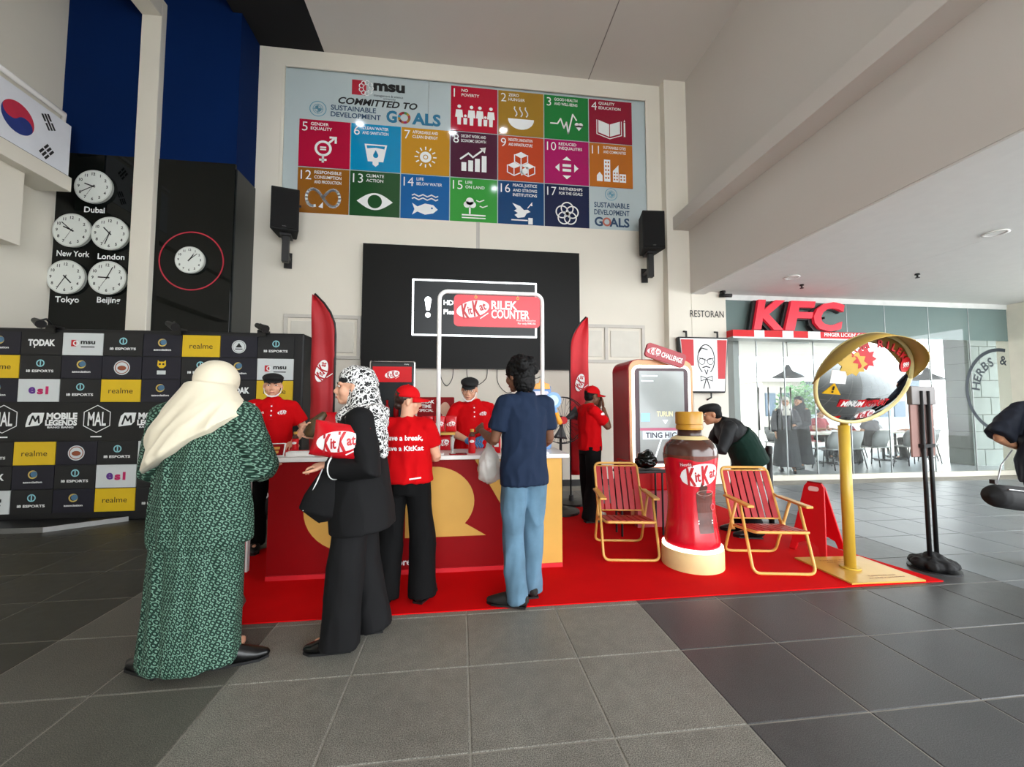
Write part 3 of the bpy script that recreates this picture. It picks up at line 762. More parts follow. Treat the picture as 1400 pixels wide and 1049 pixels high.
def ceiling_spot(x, y, label):
    t = thing('ceiling_spotlight', label, 'light', (x, y, CEIL), group='high ceiling spotlights')
    G().lathe([(.09, 0), (.1, -.02), (.085, -.03), (.08, -.005)], 24, caps=False).build('ring', M_ltop, t, smooth=True)
    G().lathe([(.08, -.012), (.001, -.013)], 24, caps=False).build('lamp_face', mat('spot_emitter', '#eef4ff', .5, emit=55, var=0), t)
for x_, y_, lb in ((-2.2, 5.37, 'ceiling spotlight over the left end of the goals sign'), (-.22, 5.34, 'ceiling spotlight over the middle of the goals sign'), (.89, 5.55, 'ceiling spotlight right of the middle one over the goals sign'), (.89, 3.12, 'ceiling spotlight further from the goals sign')):
    ceiling_spot(x_, y_, lb)

# ------------------------------------------------------------------ loudspeakers on brackets
def speaker(x, z, yaw, label):
    t = thing('loudspeaker', label, 'speaker', (x, YB - .3, z), yaw, group='wall loudspeakers')
    P = [(-.2, -.2), (.2, -.2), (.13, .17), (-.13, .17)]
    G().prism(P, 0, .68, Matrix.Identity(4)).build('cabinet', M_blackm, t, bevel=.015)
    G().box(-.185, .185, -.215, -.19, .03, .65).build('grille', mat('speaker_grille', '#050506', .9, bump=.4, bscale=300), t, bevel=.006)
    D().text('audio', 0, 0, .018).build('badge', M_steel, t, wallm(0, -.216, .06))
    G().box(-.05, .05, -.06, .04, -.45, 0).build('bracket_post', M_black, t, bevel=.01)
    G().box(-.08, .08, -.1, .14, -.04, 0).build('bracket_plate', M_black, t, bevel=.006)
    G().box(-.04, .04, .0, .265, -.36, -.3).box(-.06, .06, .26, .27, -.46, -.2).build('wall_arm', M_black, t)
    G().tube([(.13, 0, .5), (.2, 0, .5)], .02, 8).build('knob', M_black, t)
speaker(-2.78, 4.12, radians(14), 'black loudspeaker on a wall bracket left of the sign')
speaker(3.32, 4.12, radians(-4), 'black loudspeaker on a wall bracket right of the sign')

# ------------------------------------------------------------------ big screen
t = thing('video_wall', 'large black wall screen showing a white outlined notice', 'screen', (.22, YB - .12, 2.03))
hw = 1.86
G().box(-hw, hw, 0, .12, 0, 2.09).build('housing', M_black, t)
G().box(-hw + .006, hw - .006, -.006, 0, .006, 2.084).build('display', mat('screen_black', '#131312', .5, var=.03, spec=.2), t)
M_scr = mat('screen_white', '#f2f8fb', .5, emit=1.3, var=0)
D().line([(-1.03, .56), (1.07, .56), (1.07, 1.5), (-1.03, 1.5)], .03, True).build('notice_outline', M_scr, t, WALL, .008)
G().box(-1.02, 1.06, -.0065, -.006, .57, 1.49).build('notice_ground', mat('screen_dark', '#1d2124', .4, emit=.02), t)
D().circle(-.78, 1.16, .055, 14).poly([(-.835, 1.17), (-.725, 1.17), (-.75, .98), (-.81, .98)]).circle(-.78, .9, .045, 14).build('warning_mark', M_scr, t, WALL, .008)
D().text('HDMI 1 no signal', -.52, 1.11, .085, 1.3, 'l', bold=.02).text('Please check the input', -.52, .95, .085, 1.4, 'l', bold=.02).build('notice_lettering', M_scr, t, WALL, .008)
# loose cables hanging under the screen
M_cable = mat('black_cable', '#151515', .6)
def cable(pts, label):
    P = []
    for k in range(len(pts) - 1):                      # smooth the polyline
        for u_ in range(5):
            a = V(pts[max(k - 1, 0)]); b = V(pts[k]); c = V(pts[k + 1]); e = V(pts[min(k + 2, len(pts) - 1)]); q = u_ / 5
            P.append(0.5 * (2 * b + (c - a) * q + (2 * a - 5 * b + 4 * c - e) * q * q + (3 * b - a - 3 * c + e) * q ** 3))
    P.append(V(pts[-1]))
    return tag(G().tube(P, .006, 6).build('hanging_cable', M_cable, smooth=True), label, 'cable', 'cables under the screen')
for x, w_, dp, lb in ((-.35, .22, .3, 'black cable loop under the screen behind the white arch post'), (.1, .35, .28, 'black cable loop under the screen left of the bending server'), (.62, .4, .42, 'deepest black cable loop under the middle of the screen'), (1.15, .3, .16, 'shallow black cable loop under the right of the screen')):
    cable([(x, YB - .05, 2.04), (x + .02, YB - .03, 2.04 - dp * .6), (x + w_ * .5, YB - .02, 2.04 - dp), (x + w_ - .02, YB - .03, 2.04 - dp * .6), (x + w_, YB - .05, 2.04)], lb)

# ------------------------------------------------------------------ clocks
M_clk = mat('clock_white', '#dfe3dd', .4, var=.02); M_num = mat('clock_numeral', '#222422', .6)
def clock(x, z, r, hour, minute, sec, label):
    t = thing('wall_clock', label, 'clock', (x, YL - .012, z), group='world clocks on the black glass')
    G().tube([(0, 0, 0), (0, -.05, 0)], [r * .96, r], 40).build('rim', mat('clock_rim', '#c9ccc6', .35), t, auto=40)
    G().tube([(0, -.045, 0), (0, -.053, 0)], r * .93, 40).build('face', M_clk, t, auto=40)
    d = D()
    for h in range(1, 13):
        a = pi / 2 - h * pi / 6; d.text(str(h), r * .75 * cos(a), r * .75 * sin(a), r * .17, bold=.03)
    d.build('numerals', M_num, t, WALL, .0545)
    for nm, ang, L_, w_ in (('hour_hand', pi / 2 - (hour % 12 + minute / 60) * pi / 6, .45, .07), ('minute_hand', pi / 2 - minute * pi / 30, .68, .05), ('second_hand', pi / 2 - sec * pi / 30, .6, .02)):
        D().line([(-.12 * r * cos(ang), -.12 * r * sin(ang)), (r * L_ * cos(ang), r * L_ * sin(ang))], w_ * r).build(nm, M_prblack, t, WALL, .057)
    G().tube([(0, -.053, 0), (0, -.06, 0)], r * .05, 10).build('hub', M_prblack, t)
    return t
for x, z, city, h, mnt in ((-5.29, 4.56, 'Dubai', 9, 40), (-5.53, 3.90, 'New York', 9, 52), (-5.04, 3.88, 'London', 10, 33), (-5.57, 3.22, 'Tokyo', 4, 35), (-5.04, 3.23, 'Beijing', 9, 4)):
    c = clock(x, z, .245, h, mnt, 35, 'round white wall clock above the word %s' % city)
    D().text(city, 0, -.325, .085, .42, bold=.02).build('city_lettering', M_print, c, WALL, .004)
clock(-3.97, 3.54, .2, 1, 8, 5, 'smaller round white clock inside the thin red ring')
t = thing('ring_decal', 'thin red ring around the single clock on black glass', 'decal', (-3.97, YL - .016, 3.54))
D().ring(0, 0, .425, .445, 64).build('ring', mat('ring_red', '#b02338', .4), t, WALL, .001)

# ------------------------------------------------------------------ flag panel on the left wall
FX = -5.42
fg = thing('flag_panel', 'white flag panel with red and blue disc above the left ledge', 'flag', (FX, 5.53, 4.92))
MF = frame((0, 0, 0), (0, 1, 0), (0, 0, 1))     # seen from +X
fw_, fh_ = 1.34, .72
G().box(-.012, .012, -fw_ / 2, fw_ / 2, -fh_ / 2, fh_ / 2).build('panel', mat('flag_white', '#e2e4ea', .6, var=.02), fg)
MF2 = frame((.0135, 0, 0), (0, 1, 0), (0, 0, 1))
R_ = .19; tl = radians(-33)
def rot2(p, a): return (p[0] * cos(a) - p[1] * sin(a), p[0] * sin(a) + p[1] * cos(a))
top = [(R_ * cos(a), R_ * sin(a)) for a in [pi * i / 20 for i in range(21)]] + [(-R_ / 2 + R_ / 2 * cos(a), R_ / 2 * sin(a)) for a in [pi + pi * i / 12 for i in range(1, 13)]] + [(R_ / 2 + R_ / 2 * cos(a), R_ / 2 * sin(a)) for a in [pi - pi * i / 12 for i in range(1, 12)]]
D().circle(0, 0, R_, 36).build('disc_blue', mat('flag_blue', '#23367c', .6), fg, MF2)
D().poly([rot2(p, tl) for p in top]).build('disc_red', mat('flag_red', '#c02a45', .6), fg, MF2, .001)
def trig(cx, cy, a, rows):
    d = D()
    for i, full in enumerate(rows):
        oy = (1 - i) * .042
        for seg in ([(0, .19)] if full else [(-.052, .085), (.052, .085)]):
            p = rot2((seg[0], oy), a); d.rect(cx + p[0], cy + p[1], seg[1], .028, a)
    d.build('bars', M_prblack, fg, MF2, .001)
trig(-.36, .2, radians(57), (1, 1, 1)); trig(.36, .2, radians(-57), (0, 1, 0)); trig(-.36, -.2, radians(-57), (1, 0, 1)); trig(.36, -.2, radians(57), (0, 0, 0))
G().tube([(0, -fw_ / 2, fh_ / 2 + .1), (0, fw_ / 2 - .1, fh_ / 2 + .1), (-.1, fw_ / 2 - .0, fh_ / 2 - .02), (-.36, fw_ / 2, fh_ / 2 - .08)], .035, 8).build('pipe_bracket', M_ltop, fg, smooth=True)
G().box(-.05, .03, -fw_ / 2, fw_ / 2, -fh_ / 2 - .04, -fh_ / 2).build('lower_rail', M_black, fg)

# ------------------------------------------------------------------ logo backdrop on the left
YM = 5.6
mw = thing('logo_backdrop', 'black stand-alone logo wall of sponsor tiles under the clocks', 'backdrop', (0, YM, 0))
M_bd = mat('backdrop_black', '#0d0d10', .55, var=.06, scale=2); M_bd2 = mat('backdrop_navy', '#101020', .55, var=.05); M_bd3 = mat('backdrop_charcoal', '#131416', .55, var=.05)
M_bw = mat('tile_white', '#cdd2d2', .5, var=.02); M_by = mat('tile_yellow', '#d8b414', .5, var=.03)
G().box(-5.79, -2.04, .01, .5, .0, 2.34).build('body', M_bd, mw, bevel=.02)
PX = .445; CX0 = -5.715
RZT = [2.29, 2.005, 1.72, None, .965, .68, .395]; RH = .28
Mp = lambda cx, cz: wallm(cx, -.0085, cz)
M_glo = mat('globe_gold', '#c9ae5a', .5); M_glob = mat('globe_blue', '#47708f', .5); M_aqua = mat('aqua_print', '#8cc7cf', .5); M_brn = mat('brown_print', '#8a4526', .5); M_pur = mat('purple_print', '#5b2a86', .5); M_mag = mat('magenta_print', '#c02060', .5)
def tile(c, r, kind):
    x0 = CX0 + c * PX; z1 = RZT[r]
    bg = {'msu': M_bw, 'esi': M_bw, 'realme': M_by, 'i8': M_bd3, 'todak': M_bd3}.get(kind, M_bd2)
    T = G().box(x0 + .004, x0 + PX - .004, -.006, .012, z1 - RH + .003, z1 - .003).build('logo_tile', bg, mw)
    cx, cz = x0 + PX / 2, z1 - RH / 2
    P = lambda d, m, o=0.0: tag(d.build('logo_print', m, T, wallm(cx, -.0075 - o, cz)), kind='stuff')
    if kind == 'realme': P(D().text('realme', 0, 0, .07, .27, 'f'), M_prblack)
    elif kind == 'msu':
        P(D().rect(-.1, .01, .055, .08), M_mag if 0 else M_prred); P(D().ring(-.075, .01, .02, .032, 12), M_print, .001)
        P(D().text('msu', .055, .02, .055, .16, 'f', bold=.04).rect(.055, -.035, .15, .012), M_prblack)
    elif kind == 'esi': P(D().text('e', -.07, 0, .11, .075, 'f', bold=.04), M_pur); P(D().text('s1', .045, 0, .09, .12, 'f', bold=.05), M_mag)
    elif kind == 'todak': P(D().text('TODAK', 0, .01, .075, .29, 'f', bold=.05).rect(-.075, -.04, .012, .03), M_print)
    elif kind == 'i8':
        P(D().ring(0, .045, .032, .045, 18).rect(0, .045, .014, .06), M_aqua); P(D().text('I8 ESPORTS', 0, -.05, .03, .29, 'f', bold=.03), M_print)
    elif kind == 'globe':
        P(D().ring(-.004, .035, .034, .05, 20), M_glo); P(D().circle(.01, .04, .036, 16), M_glob, .001); P(D().text('association', 0, -.055, .025, .2, 'f', bold=.03), M_print)
    elif kind == 'coffee': P(D().circle(0, 0, .09, 24), M_bw); P(D().ring(0, 0, .068, .078, 24), M_brn, .001); P(D().circle(0, -.005, .05, 16, .03), M_brn, .001)
    elif kind == 'seal':
        P(D().circle(0, 0, .085, 24), M_bw); P(D().ring(0, 0, .07, .074, 24).poly([(-.04, -.01), (.04, -.01), (0, .05)]).rect(0, -.03, .09, .012), M_prblack, .001)
    elif kind == 'cat':
        P(D().poly([(-.045, .1), (-.025, .08), (.025, .08), (.045, .1), (.05, .03), (.02, .0), (-.02, .0), (-.05, .03)]), M_by); P(D().circle(-.02, .05, .013, 10).circle(.02, .05, .013, 10), M_bd2, .001); P(D().rect(0, -.055, .1, .05), M_bw)
rows = {0: ['globe', 'todak', 'msu', 'i8', 'globe', 'realme', 'seal', 'i8'], 1: ['realme', 'i8', 'globe', 'coffee', 'cat', 'i8', 'globe', 'msu'], 2: ['globe', 'esi', 'i8', 'realme', 'globe', 'i8', 'todak', 'realme'],
        4: ['i8', 'realme', 'coffee', 'i8', 'msu', 'globe', 'i8', 'globe'], 5: ['todak', 'globe', 'i8', 'esi', 'todak', 'i8', 'globe', 'i8'], 6: ['msu', 'i8', 'globe', 'realme', 'i8', 'globe', 'realme', 'todak']}
for r, ks in rows.items():
    for c, kd in enumerate(ks): tile(c, r, kd)
B = G().box(-5.715, -2.16, -.006, .012, .97, 1.435).build('logo_band', mat('band_black', '#08090b', .5), mw)
def hexlogo(x):
    H = lambda r: [(x + r * sin(i * pi / 3), 1.235 + r * cos(i * pi / 3)) for i in range(6)]
    tag(D().line(H(.165), .009, True).text('MAL', x, 1.235, .17, .2, 'f', bold=.02).rect(x, 1.02, .12, .015).build('band_logo', M_print, B, wallm(0, -.0075, 0)), kind='stuff')
def wordlogo(x):
    d = D().poly([(x - .26, 1.17), (x - .24, 1.27), (x - .2, 1.31), (x - .07, 1.31), (x - .085, 1.2), (x - .12, 1.16), (x - .26, 1.14)])
    d.text('MOBILE', x + .12, 1.27, .075, .33, 'f', bold=.05).text('LEGENDS', x + .115, 1.19, .065, .34, 'f', bold=.05).text('BANG BANG', x + .11, 1.135, .022, .28, 'f', bold=.03)
    tag(d.build('band_logo', M_print, B, wallm(0, -.0075, 0)), kind='stuff')
    tag(D().line([(x - .22, 1.17), (x - .19, 1.27), (x - .16, 1.21), (x - .13, 1.27), (x - .12, 1.19)], .02).build('band_logo_detail', M_bd, B, wallm(0, -.0085, 0)), kind='stuff')
for x in (-5.4, -4.4, -3.4, -2.5): hexlogo(x)
for x in (-4.9, -3.9, -2.95): wordlogo(x)
t = thing('stage_plate', 'low black platform edge with bright rim before the logo wall', 'platform', (0, 5.2, 0))
G().prism([(-5.75, 0), (-4.55, 0), (-4.0, .38), (-5.75, .38)], 0.0, .05, Matrix.Identity(4)).build('deck', M_black, t)
G().prism([(-5.75, -.012), (-4.55, -.012), (-3.985, .38), (-4.0, .38), (-4.555, 0), (-5.75, 0)], 0.0, .055, Matrix.Identity(4)).build('metal_rim', mat('rim_steel', '#8a8a88', .4, .6), t)
for x, lb in ((-4.62, 'small black clamp lamp on the logo wall above the word TODAK'), (-3.55, 'small black clamp lamp on the logo wall below the white pillar'), (-2.55, 'small black clamp lamp on the logo wall near its right end')):
    if x == -4.62: x = -4.95
    t = thing('clamp_lamp', lb, 'lamp', (x, YM, 2.342), group='clamp lamps on the logo wall')
    G().box(-.05, .05, -.03, .1, .002, .03).box(-.05, .05, -.03, -.012, -.06, 0.01).build('clamp', M_black, t)
    G().tube([(0, 0, .03), (.02, -.1, .09), (.12, -.3, .03)], .012, 6).build('arm', M_black, t)
    G().tube([(.06, -.28, .04), (.2, -.36, -.02)], [.03, .05], 10).build('head', M_black, t)

# ------------------------------------------------------------------ brand oval used on many things
M_lw = mat('logo_white', '#eeeeec', .45, var=.02)
M_lr = mat('logo_red', '#b60f1c', .45, var=.02)
def brand(d_white, d_red, cx, cy, w_, a=radians(14)):
    h_ = w_ * .5
    d_white.disc(cx, cy, w_ / 2, h_ / 2, a)
    d_red.text('K', cx - w_ * .235 * cos(a), cy - w_ * .235 * sin(a) - .02 * w_, h_ * .86, w_ * .2, 'f', bold=.05, a=a * .6)
    d_red.text('it', cx - w_ * .09 * cos(a), cy - w_ * .09 * sin(a) - .03 * w_, h_ * .52, w_ * .13, 'f', bold=.03, a=a * .8)
    d_red.text('K', cx + w_ * .10 * cos(a), cy + w_ * .10 * sin(a) - .01 * w_, h_ * .9, w_ * .2, 'f', bold=.05, a=a * .6)
    d_red.text('at', cx + w_ * .30 * cos(a), cy + w_ * .30 * sin(a) - .0 * w_, h_ * .5, w_ * .2, 'f', bold=.03, a=a)
    d_white.rect(cx + w_ * .34, cy - w_ * .2, w_ * .3, w_ * .03, radians(35))
def put_brand(par, w_, M=None, off=0.0, fn=None, fn2=None, a=radians(14)):
    dw, dr = D(), D(); brand(dw, dr, 0, 0, w_, a)
    b_ = tag(dw.build('brand_oval', M_lw, par, M, off, fn), kind='stuff')
    tag(dr.build('brand_lettering', M_lr, par, M, off + .0012, fn2 or fn), kind='stuff')

# ------------------------------------------------------------------ feather flags
def feather(x, y, zt, zb, w_, mirror, label, mred):
    t = thing('feather_flag', label, 'flag', (x, y, .009), group='red feather flags')
    s_ = -1 if mirror else 1
    # flag cloth: straight hem on one side, arched edge towards the pole
    n = 26; vs = []; fs = []
    for i in range(n + 1):
        u_ = i / n; z_ = zb + (zt - zb) * u_
        arch = w_ * (1 - max(0, (u_ - .78) / .22) ** 2.2 * .93)
        for k in range(7):
            q = k / 6
            vs.append((s_ * (-w_ + q * arch) + s_ * w_, .018 * sin(q * 7 + u_ * 5) + .012 * sin(u_ * 19 + q * 3), z_))
    for i in range(n):
        for k in range(6): fs.append((i * 7 + k, i * 7 + k + 1, i * 7 + 8 + k, i * 7 + 7 + k))
    c = G().add(vs, fs).build('cloth', mred, t, smooth=True); md = c.modifiers.new('s', 'SOLIDIFY'); md.thickness = .004
    pole = [(s_ * w_ * 1.02, 0, .05), (s_ * w_ * 1.02, 0, zb + (zt - zb) * .78)] + [(s_ * (-w_ + w_ * (1 - max(0, (u_ - .78) / .22) ** 2.2 * .93)) + s_ * w_ * 1.02, 0, zb + (zt - zb) * u_ + .01) for u_ in (.84, .9, .95, 1.0)]
    G().tube(pole, .012, 8).build('pole', M_black, t, smooth=True)
    G().lathe([(.22, 0), (.22, .03), (.04, .05), (.03, .12)], 20, (s_ * w_, 0, 0)).build('base', M_black, t, smooth=False)
    zc = zb + (zt - zb) * .58
    dw, dr = D(), D(); brand(dw, dr, 0, 0, .26, radians(75))
    Mx = wallm(s_ * w_ * .5, -.03, zc)
    dw.build('brand_mark', M_lw, t, Mx); dr.build('brand_mark_letters', M_lr, t, Mx, .002)
feather(-1.72, 4.95, 2.68, .55, .26, False, 'tall red feather flag toned darker for shade at the end of the logo wall', mat('flag_cloth_shaded', '#a50c19', .6, var=.06))  # first cloth is a darker red to paint in its shade
feather(1.84, 5.75, 2.68, .4, .27, True, 'tall red feather flag beside the pedestal fan', mat('flag_cloth', '#c8101f', .6, var=.06))

# ------------------------------------------------------------------ carpet
M_carpet = mat('red_carpet', '#c8060b', .85, var=.06, scale=3, bump=.15, bscale=200, spec=.08)
cp = tag(G().prism([(-1.42, 2.87), (3.80, 2.87), (3.64, 3.6), (3.55, 5.7), (-1.1, 5.7), (-1.9, 4.3), (-1.95, 3.9), (-1.5, 3.2)], 0.0, .008, Matrix.Identity(4)).build('red_carpet', M_carpet), 'large red carpet under the booth', 'carpet')

# ------------------------------------------------------------------ booth counter
CXL, CXR, CYF, CYB, CZ = -1.52, .88, 3.53, 4.02, .93
t = thing('booth_counter', 'long red and gold booth counter with white top', 'counter', (0, CYF, .008))
G().box(CXL, CXR, 0, CYB - CYF, .0, CZ).build('body', M_dred, t)
# gold right end and gold letter shapes on the front
d = D().poly([(.12, CZ), (CXR, CZ), (CXR, .0), (.48, .0), (.52, .42), (.36, .52)]); d.build('gold_front', M_gold, t, wallm(0, -.004, 0))
d = D().circle(-.88, .53, .37, 40, .33); d.build('gold_letter', M_gold, t, wallm(0, -.003, 0))
P = [(-.45, .29), (-.45, .86)] + [(-.22 + .34 * cos(a), .58 + .29 * sin(a)) for a in [pi / 2 - pi * .72 * i / 16 for i in range(17)]] + [(.22, .29)]
D().poly(P).build('gold_letter', M_gold, t, wallm(0, -.003, 0))
D().text('Have a break®', -.5, .1, .055, .7, 'c', bold=.02).build('front_lettering', M_print, t, wallm(0, -.004, 0))
G().box(CXL - .0, CXR + .0, -.012, .0, .0, .035).build('kick_strip', mat('red_edge', '#d0202c', .4), t)
G().box(CXL - .1, CXR + .06, -.04, CYB - CYF + .03, CZ, CZ + .035).build('worktop', M_ltop, t, bevel=.006)
ZT = .008 + CZ + .035
# white tube arch standing on the worktop
YA = CYF + .04
t = thing('tube_arch', 'white tube arch standing on the booth counter', 'arch', (.265, YA, ZT))
r_ = .07; hw = .455; hh = 2.39 - ZT
pts = [(-hw, 0, 0), (-hw, 0, hh - r_)] + [(-hw + r_ - r_ * cos(a), 0, hh - r_ + r_ * sin(a)) for a in [pi / 2 * i / 6 for i in range(1, 7)]] + [(hw - r_ + r_ * sin(a), 0, hh - r_ + r_ * cos(a)) for a in [pi / 2 * i / 6 for i in range(0, 7)]] + [(hw, 0, 0)]
M_tube = mat('white_tube', '#f0efec', .35, var=.02)
G().tube(pts, .018, 12, side=(0, 1, 0)).build('tube', M_tube, t, smooth=True)
for x in (-hw, hw): G().box(x - .05, x + .05, -.04, .05, 0, .012).build('foot', M_tube, t, bevel=.004)
# hanging counter sign
M_sign = mat('sign_red', '#d0202f', .35, var=.03)
t = thing('hanging_sign', 'red rounded sign reading RILEK COUNTER hung from the white arch', 'sign', (.315, YA - .02, 2.22))
def rrect(w_, h_, r, n=6):
    out = []
    for cx, cy, a0 in ((w_ / 2 - r, h_ / 2 - r, 0), (-w_ / 2 + r, h_ / 2 - r, pi / 2), (-w_ / 2 + r, -h_ / 2 + r, pi), (w_ / 2 - r, -h_ / 2 + r, 3 * pi / 2)):
        out += [(cx + r * cos(a0 + pi / 2 * i / n), cy + r * sin(a0 + pi / 2 * i / n)) for i in range(n + 1)]
    return out
G().prism(rrect(.76, .28, .04), -.008, .008, WALL).build('board', M_sign, t)
put_brand(t, .29, wallm(-.215, 0, .015), .0095)
D().text('RILEK', -.055, .055, .075, .23, 'l', bold=.03).text('COUNTER', -.055, -.025, .075, .34, 'l', bold=.03).text('Rest & Relaxation', .34, -.075, .018, .17, 'r').text('For only RM3.50', .34, -.105, .018, .16, 'r', bold=.02).build('lettering', M_lw, t, WALL, .0095)
for x in (-.19, .18):
    G().tube([(x, -.005, .12), (x, .0, .15)], .003, 6).build('cord', M_print, t)
    D().ring(x, .12, .006, .014, 12).build('eyelet', M_gold, t, WALL, .0105)

# ------------------------------------------------------------------ things on and behind the counter
M_pouch = mat('foil_red', '#c4121f', .25, var=.08, scale=8, bump=.5, bscale=25)
M_choc = mat('chocolate_brown', '#4a2418', .35, var=.1)
M_glove = mat('blue_glove', '#3f7fb5', .5, var=.06)
def pouch(x, y, z, w_, h_, rz, label, lean=0.0, group='red snack pouches', rx=None):
    t = thing('snack_pouch', label, 'pouch', (x, y, z), rz, group=group)
    if rx is not None: t.rotation_euler = (rx[0], rx[1], rz)
    vs = []; fs = []; n = 10; m = 12
    for i in range(m + 1):
        for j in range(n + 1):
            u_, v_ = j / n, i / m
            th = .055 * w_ / .3 * (sin(pi * u_) ** .6) * (sin(pi * min(v_ * 1.05, 1)) ** .6 if 0 < v_ < .95 else 0)
            vs.append(((u_ - .5) * w_ * (1 - .05 * sin(pi * v_)), -th + lean * v_ * h_, v_ * h_))
    N0 = len(vs)
    for i in range(m + 1):
        for j in range(n + 1):
            x_, y_, z_ = vs[i * (n + 1) + j]; yy = lean * z_
            vs.append((x_, 2 * yy - y_ + .002, z_))
    for i in range(m):
        for j in range(n):
            a = i * (n + 1) + j; fs.append((a, a + 1, a + n + 2, a + n + 1)); b = N0 + a; fs.append((b, b + n + 1, b + n + 2, b + 1))
    rim = [j for j in range(n + 1)] + [i * (n + 1) + n for i in range(1, m + 1)] + [m * (n + 1) + j for j in range(n - 1, -1, -1)] + [i * (n + 1) for i in range(m - 1, 0, -1)]
    for k in range(len(rim)):
        a, b = rim[k], rim[(k + 1) % len(rim)]; fs.append((b, a, a + N0, b + N0))
    G().add(vs, fs).build('bag', M_pouch, t, smooth=True)
    def on(o):
        def f(px_, pz_):
            u_ = px_ / w_ + .5; v_ = (pz_ + h_ * .5) / h_
            th = .055 * w_ / .3 * (max(0, sin(pi * u_)) ** .6) * (max(0, sin(pi * min(max(v_, 0) * 1.05, 1))) ** .6)
            return (px_, -th - o + lean * v_ * h_, pz_ + h_ * .5)
        return f
    put_brand(t, w_ * .78, fn=on(.004), fn2=on(.012))
    return t
def mini_bottle(x, y, z, label, s_=1.0, group='small chocolate drink bottles'):
    t = thing('drink_bottle', label, 'bottle', (x, y, z), group=group)
    G().lathe([(.026 * s_, 0), (.03 * s_, .005 * s_), (.03 * s_, .05 * s_), (.026 * s_, .08 * s_), (.031 * s_, .12 * s_), (.028 * s_, .14 * s_)], 18).build('body', M_red, t, smooth=True)
    G().lathe([(.0285 * s_, .138 * s_), (.024 * s_, .155 * s_), (.013 * s_, .17 * s_), (.013 * s_, .18 * s_)], 18).build('shoulder', M_choc, t, smooth=True)
    G().lathe([(.016 * s_, .178 * s_), (.016 * s_, .2 * s_)], 16).build('cap', M_gold, t)
    D().circle(0, .1 * s_, .02 * s_, 14, .012 * s_).build('label_mark', M_lw, t, None, 0, lambda a, b: (a, -sqrt(max(1e-6, (.0318 * s_) ** 2 - a * a)), b))
    return t
mini_bottle(-1.155, 3.72, ZT, 'small red drink bottle left of the upright pouch on the counter', 1.05)
mini_bottle(-1.06, 3.74, ZT, 'small red drink bottle in front of the upright pouch on the counter', 1.05)
mini_bottle(.10, 3.66, ZT, 'small brown drink bottle before the bending server', 1.05)
mini_bottle(-1.43, 3.8, ZT, 'small red drink bottle by the hand of the left server', .95)
pouch(-1.09, 3.86, ZT, .27, .36, 0, 'red snack pouch standing on the counter behind small bottles')
pouch(-.16, 3.93, ZT, .14, .145, 0, 'red snack pouch in the rack under the small shelf', group='red snack pouches')
# left end clutter: tilted price card, red boxes, white tray
t = thing('price_card', 'framed red price card leaning on the left of the counter', 'card', (-1.52, 3.56, ZT + .003), radians(15))
Mc = Matrix.Rotation(radians(-50), 4, 'X')
G().box(-.09, .09, -.004, .004, 0, .15, Mc).build('frame', M_print, t); G().box(-.08, .08, -.0055, -.004, .01, .14, Mc).build('sheet', M_dred, t)
D().rect(0, .09, .1, .03).rect(0, .045, .09, .03).build('print', M_gold, t, Mc @ wallm(0, -.0065, 0))
t = thing('flat_box', 'long flat red box lying on the counter before the left server', 'box', (-1.34, 3.72, ZT), radians(10))
G().box(-.15, .15, -.05, .05, 0, .035).build('carton', M_red, t, bevel=.003); D().text('BREAK', 0, .018, .02, .2).build('lettering', M_lw, t, WALL, .051)
t = thing('white_tray', 'low white tray with blue wrappers on the counter', 'tray', (-1.30, 3.60, ZT), radians(6))
G().box(-.11, .11, -.05, .05, 0, .006).build('base', M_ltop, t)
for a, b, c, d_ in ((-.11, .11, -.05, -.044), (-.11, .11, .044, .05), (-.11, -.104, -.05, .05), (.104, .11, -.05, .05)): G().box(a, b, c, d_, 0, .04).build('side', M_ltop, t)
for i in range(3):
    o = tag(G().tube([(-1.24 + .02 * i, 3.60, ZT + .035 + .018 * i), (-1.16 + .01 * i, 3.63, ZT + .05 + .018 * i)], .012, 8).build('blue_wrapper', mat('wrapper_blue', '#2a6db0', .4), smooth=True), ['lowest blue wrapper on the white tray', 'middle blue wrapper of the heap on the white tray', 'topmost blue wrapper of the heap on the white tray'][i], 'wrapper', 'blue wrappers on the tray')
# server's phone, red charger, red phone case standing
t = thing('red_carton', 'upright red carton beside the blue glove on the counter', 'carton', (.30, 3.66, ZT), radians(-8))
G().box(-.055, .055, -.025, .025, 0, .2).build('carton', M_red, t, bevel=.004); D().circle(0, 0, .025, 16).rect(0, -.05, .04, .03).build('print', M_lw, t, wallm(.02, -.026, .12))
t = thing('phone', 'dark red flat phone lying on the counter', 'phone', (-.02, 3.56, ZT), radians(5)); G().box(-.075, .075, -.035, .035, 0, .01).build('body', M_dred, t, bevel=.003); G().box(-.07, .07, -.031, .031, .01, .0105).build('glass', M_blackglass, t)
# small two-level rack behind the arch post
t = thing('counter_rack', 'small clear rack on the counter with a gold shelf', 'rack', (-.20, 3.92, ZT))
for x in (-.17, .13): G().box(x - .006, x + .006, -.08, .09, 0, .15).build('side', mat('clear_plastic', '#c8cccf', .2, alpha=.5), t)
G().box(-.19, .15, -.09, .1, .15, .17).build('shelf', M_gold, t)
for i in range(3): pouch(-.31 + .11 * i, 3.94, ZT + .172, .105, .15, 0, ['red pouch left on the gold shelf', 'red pouch in the middle of the gold shelf', 'red pouch right on the gold shelf'][i], group='pouches on the gold shelf')
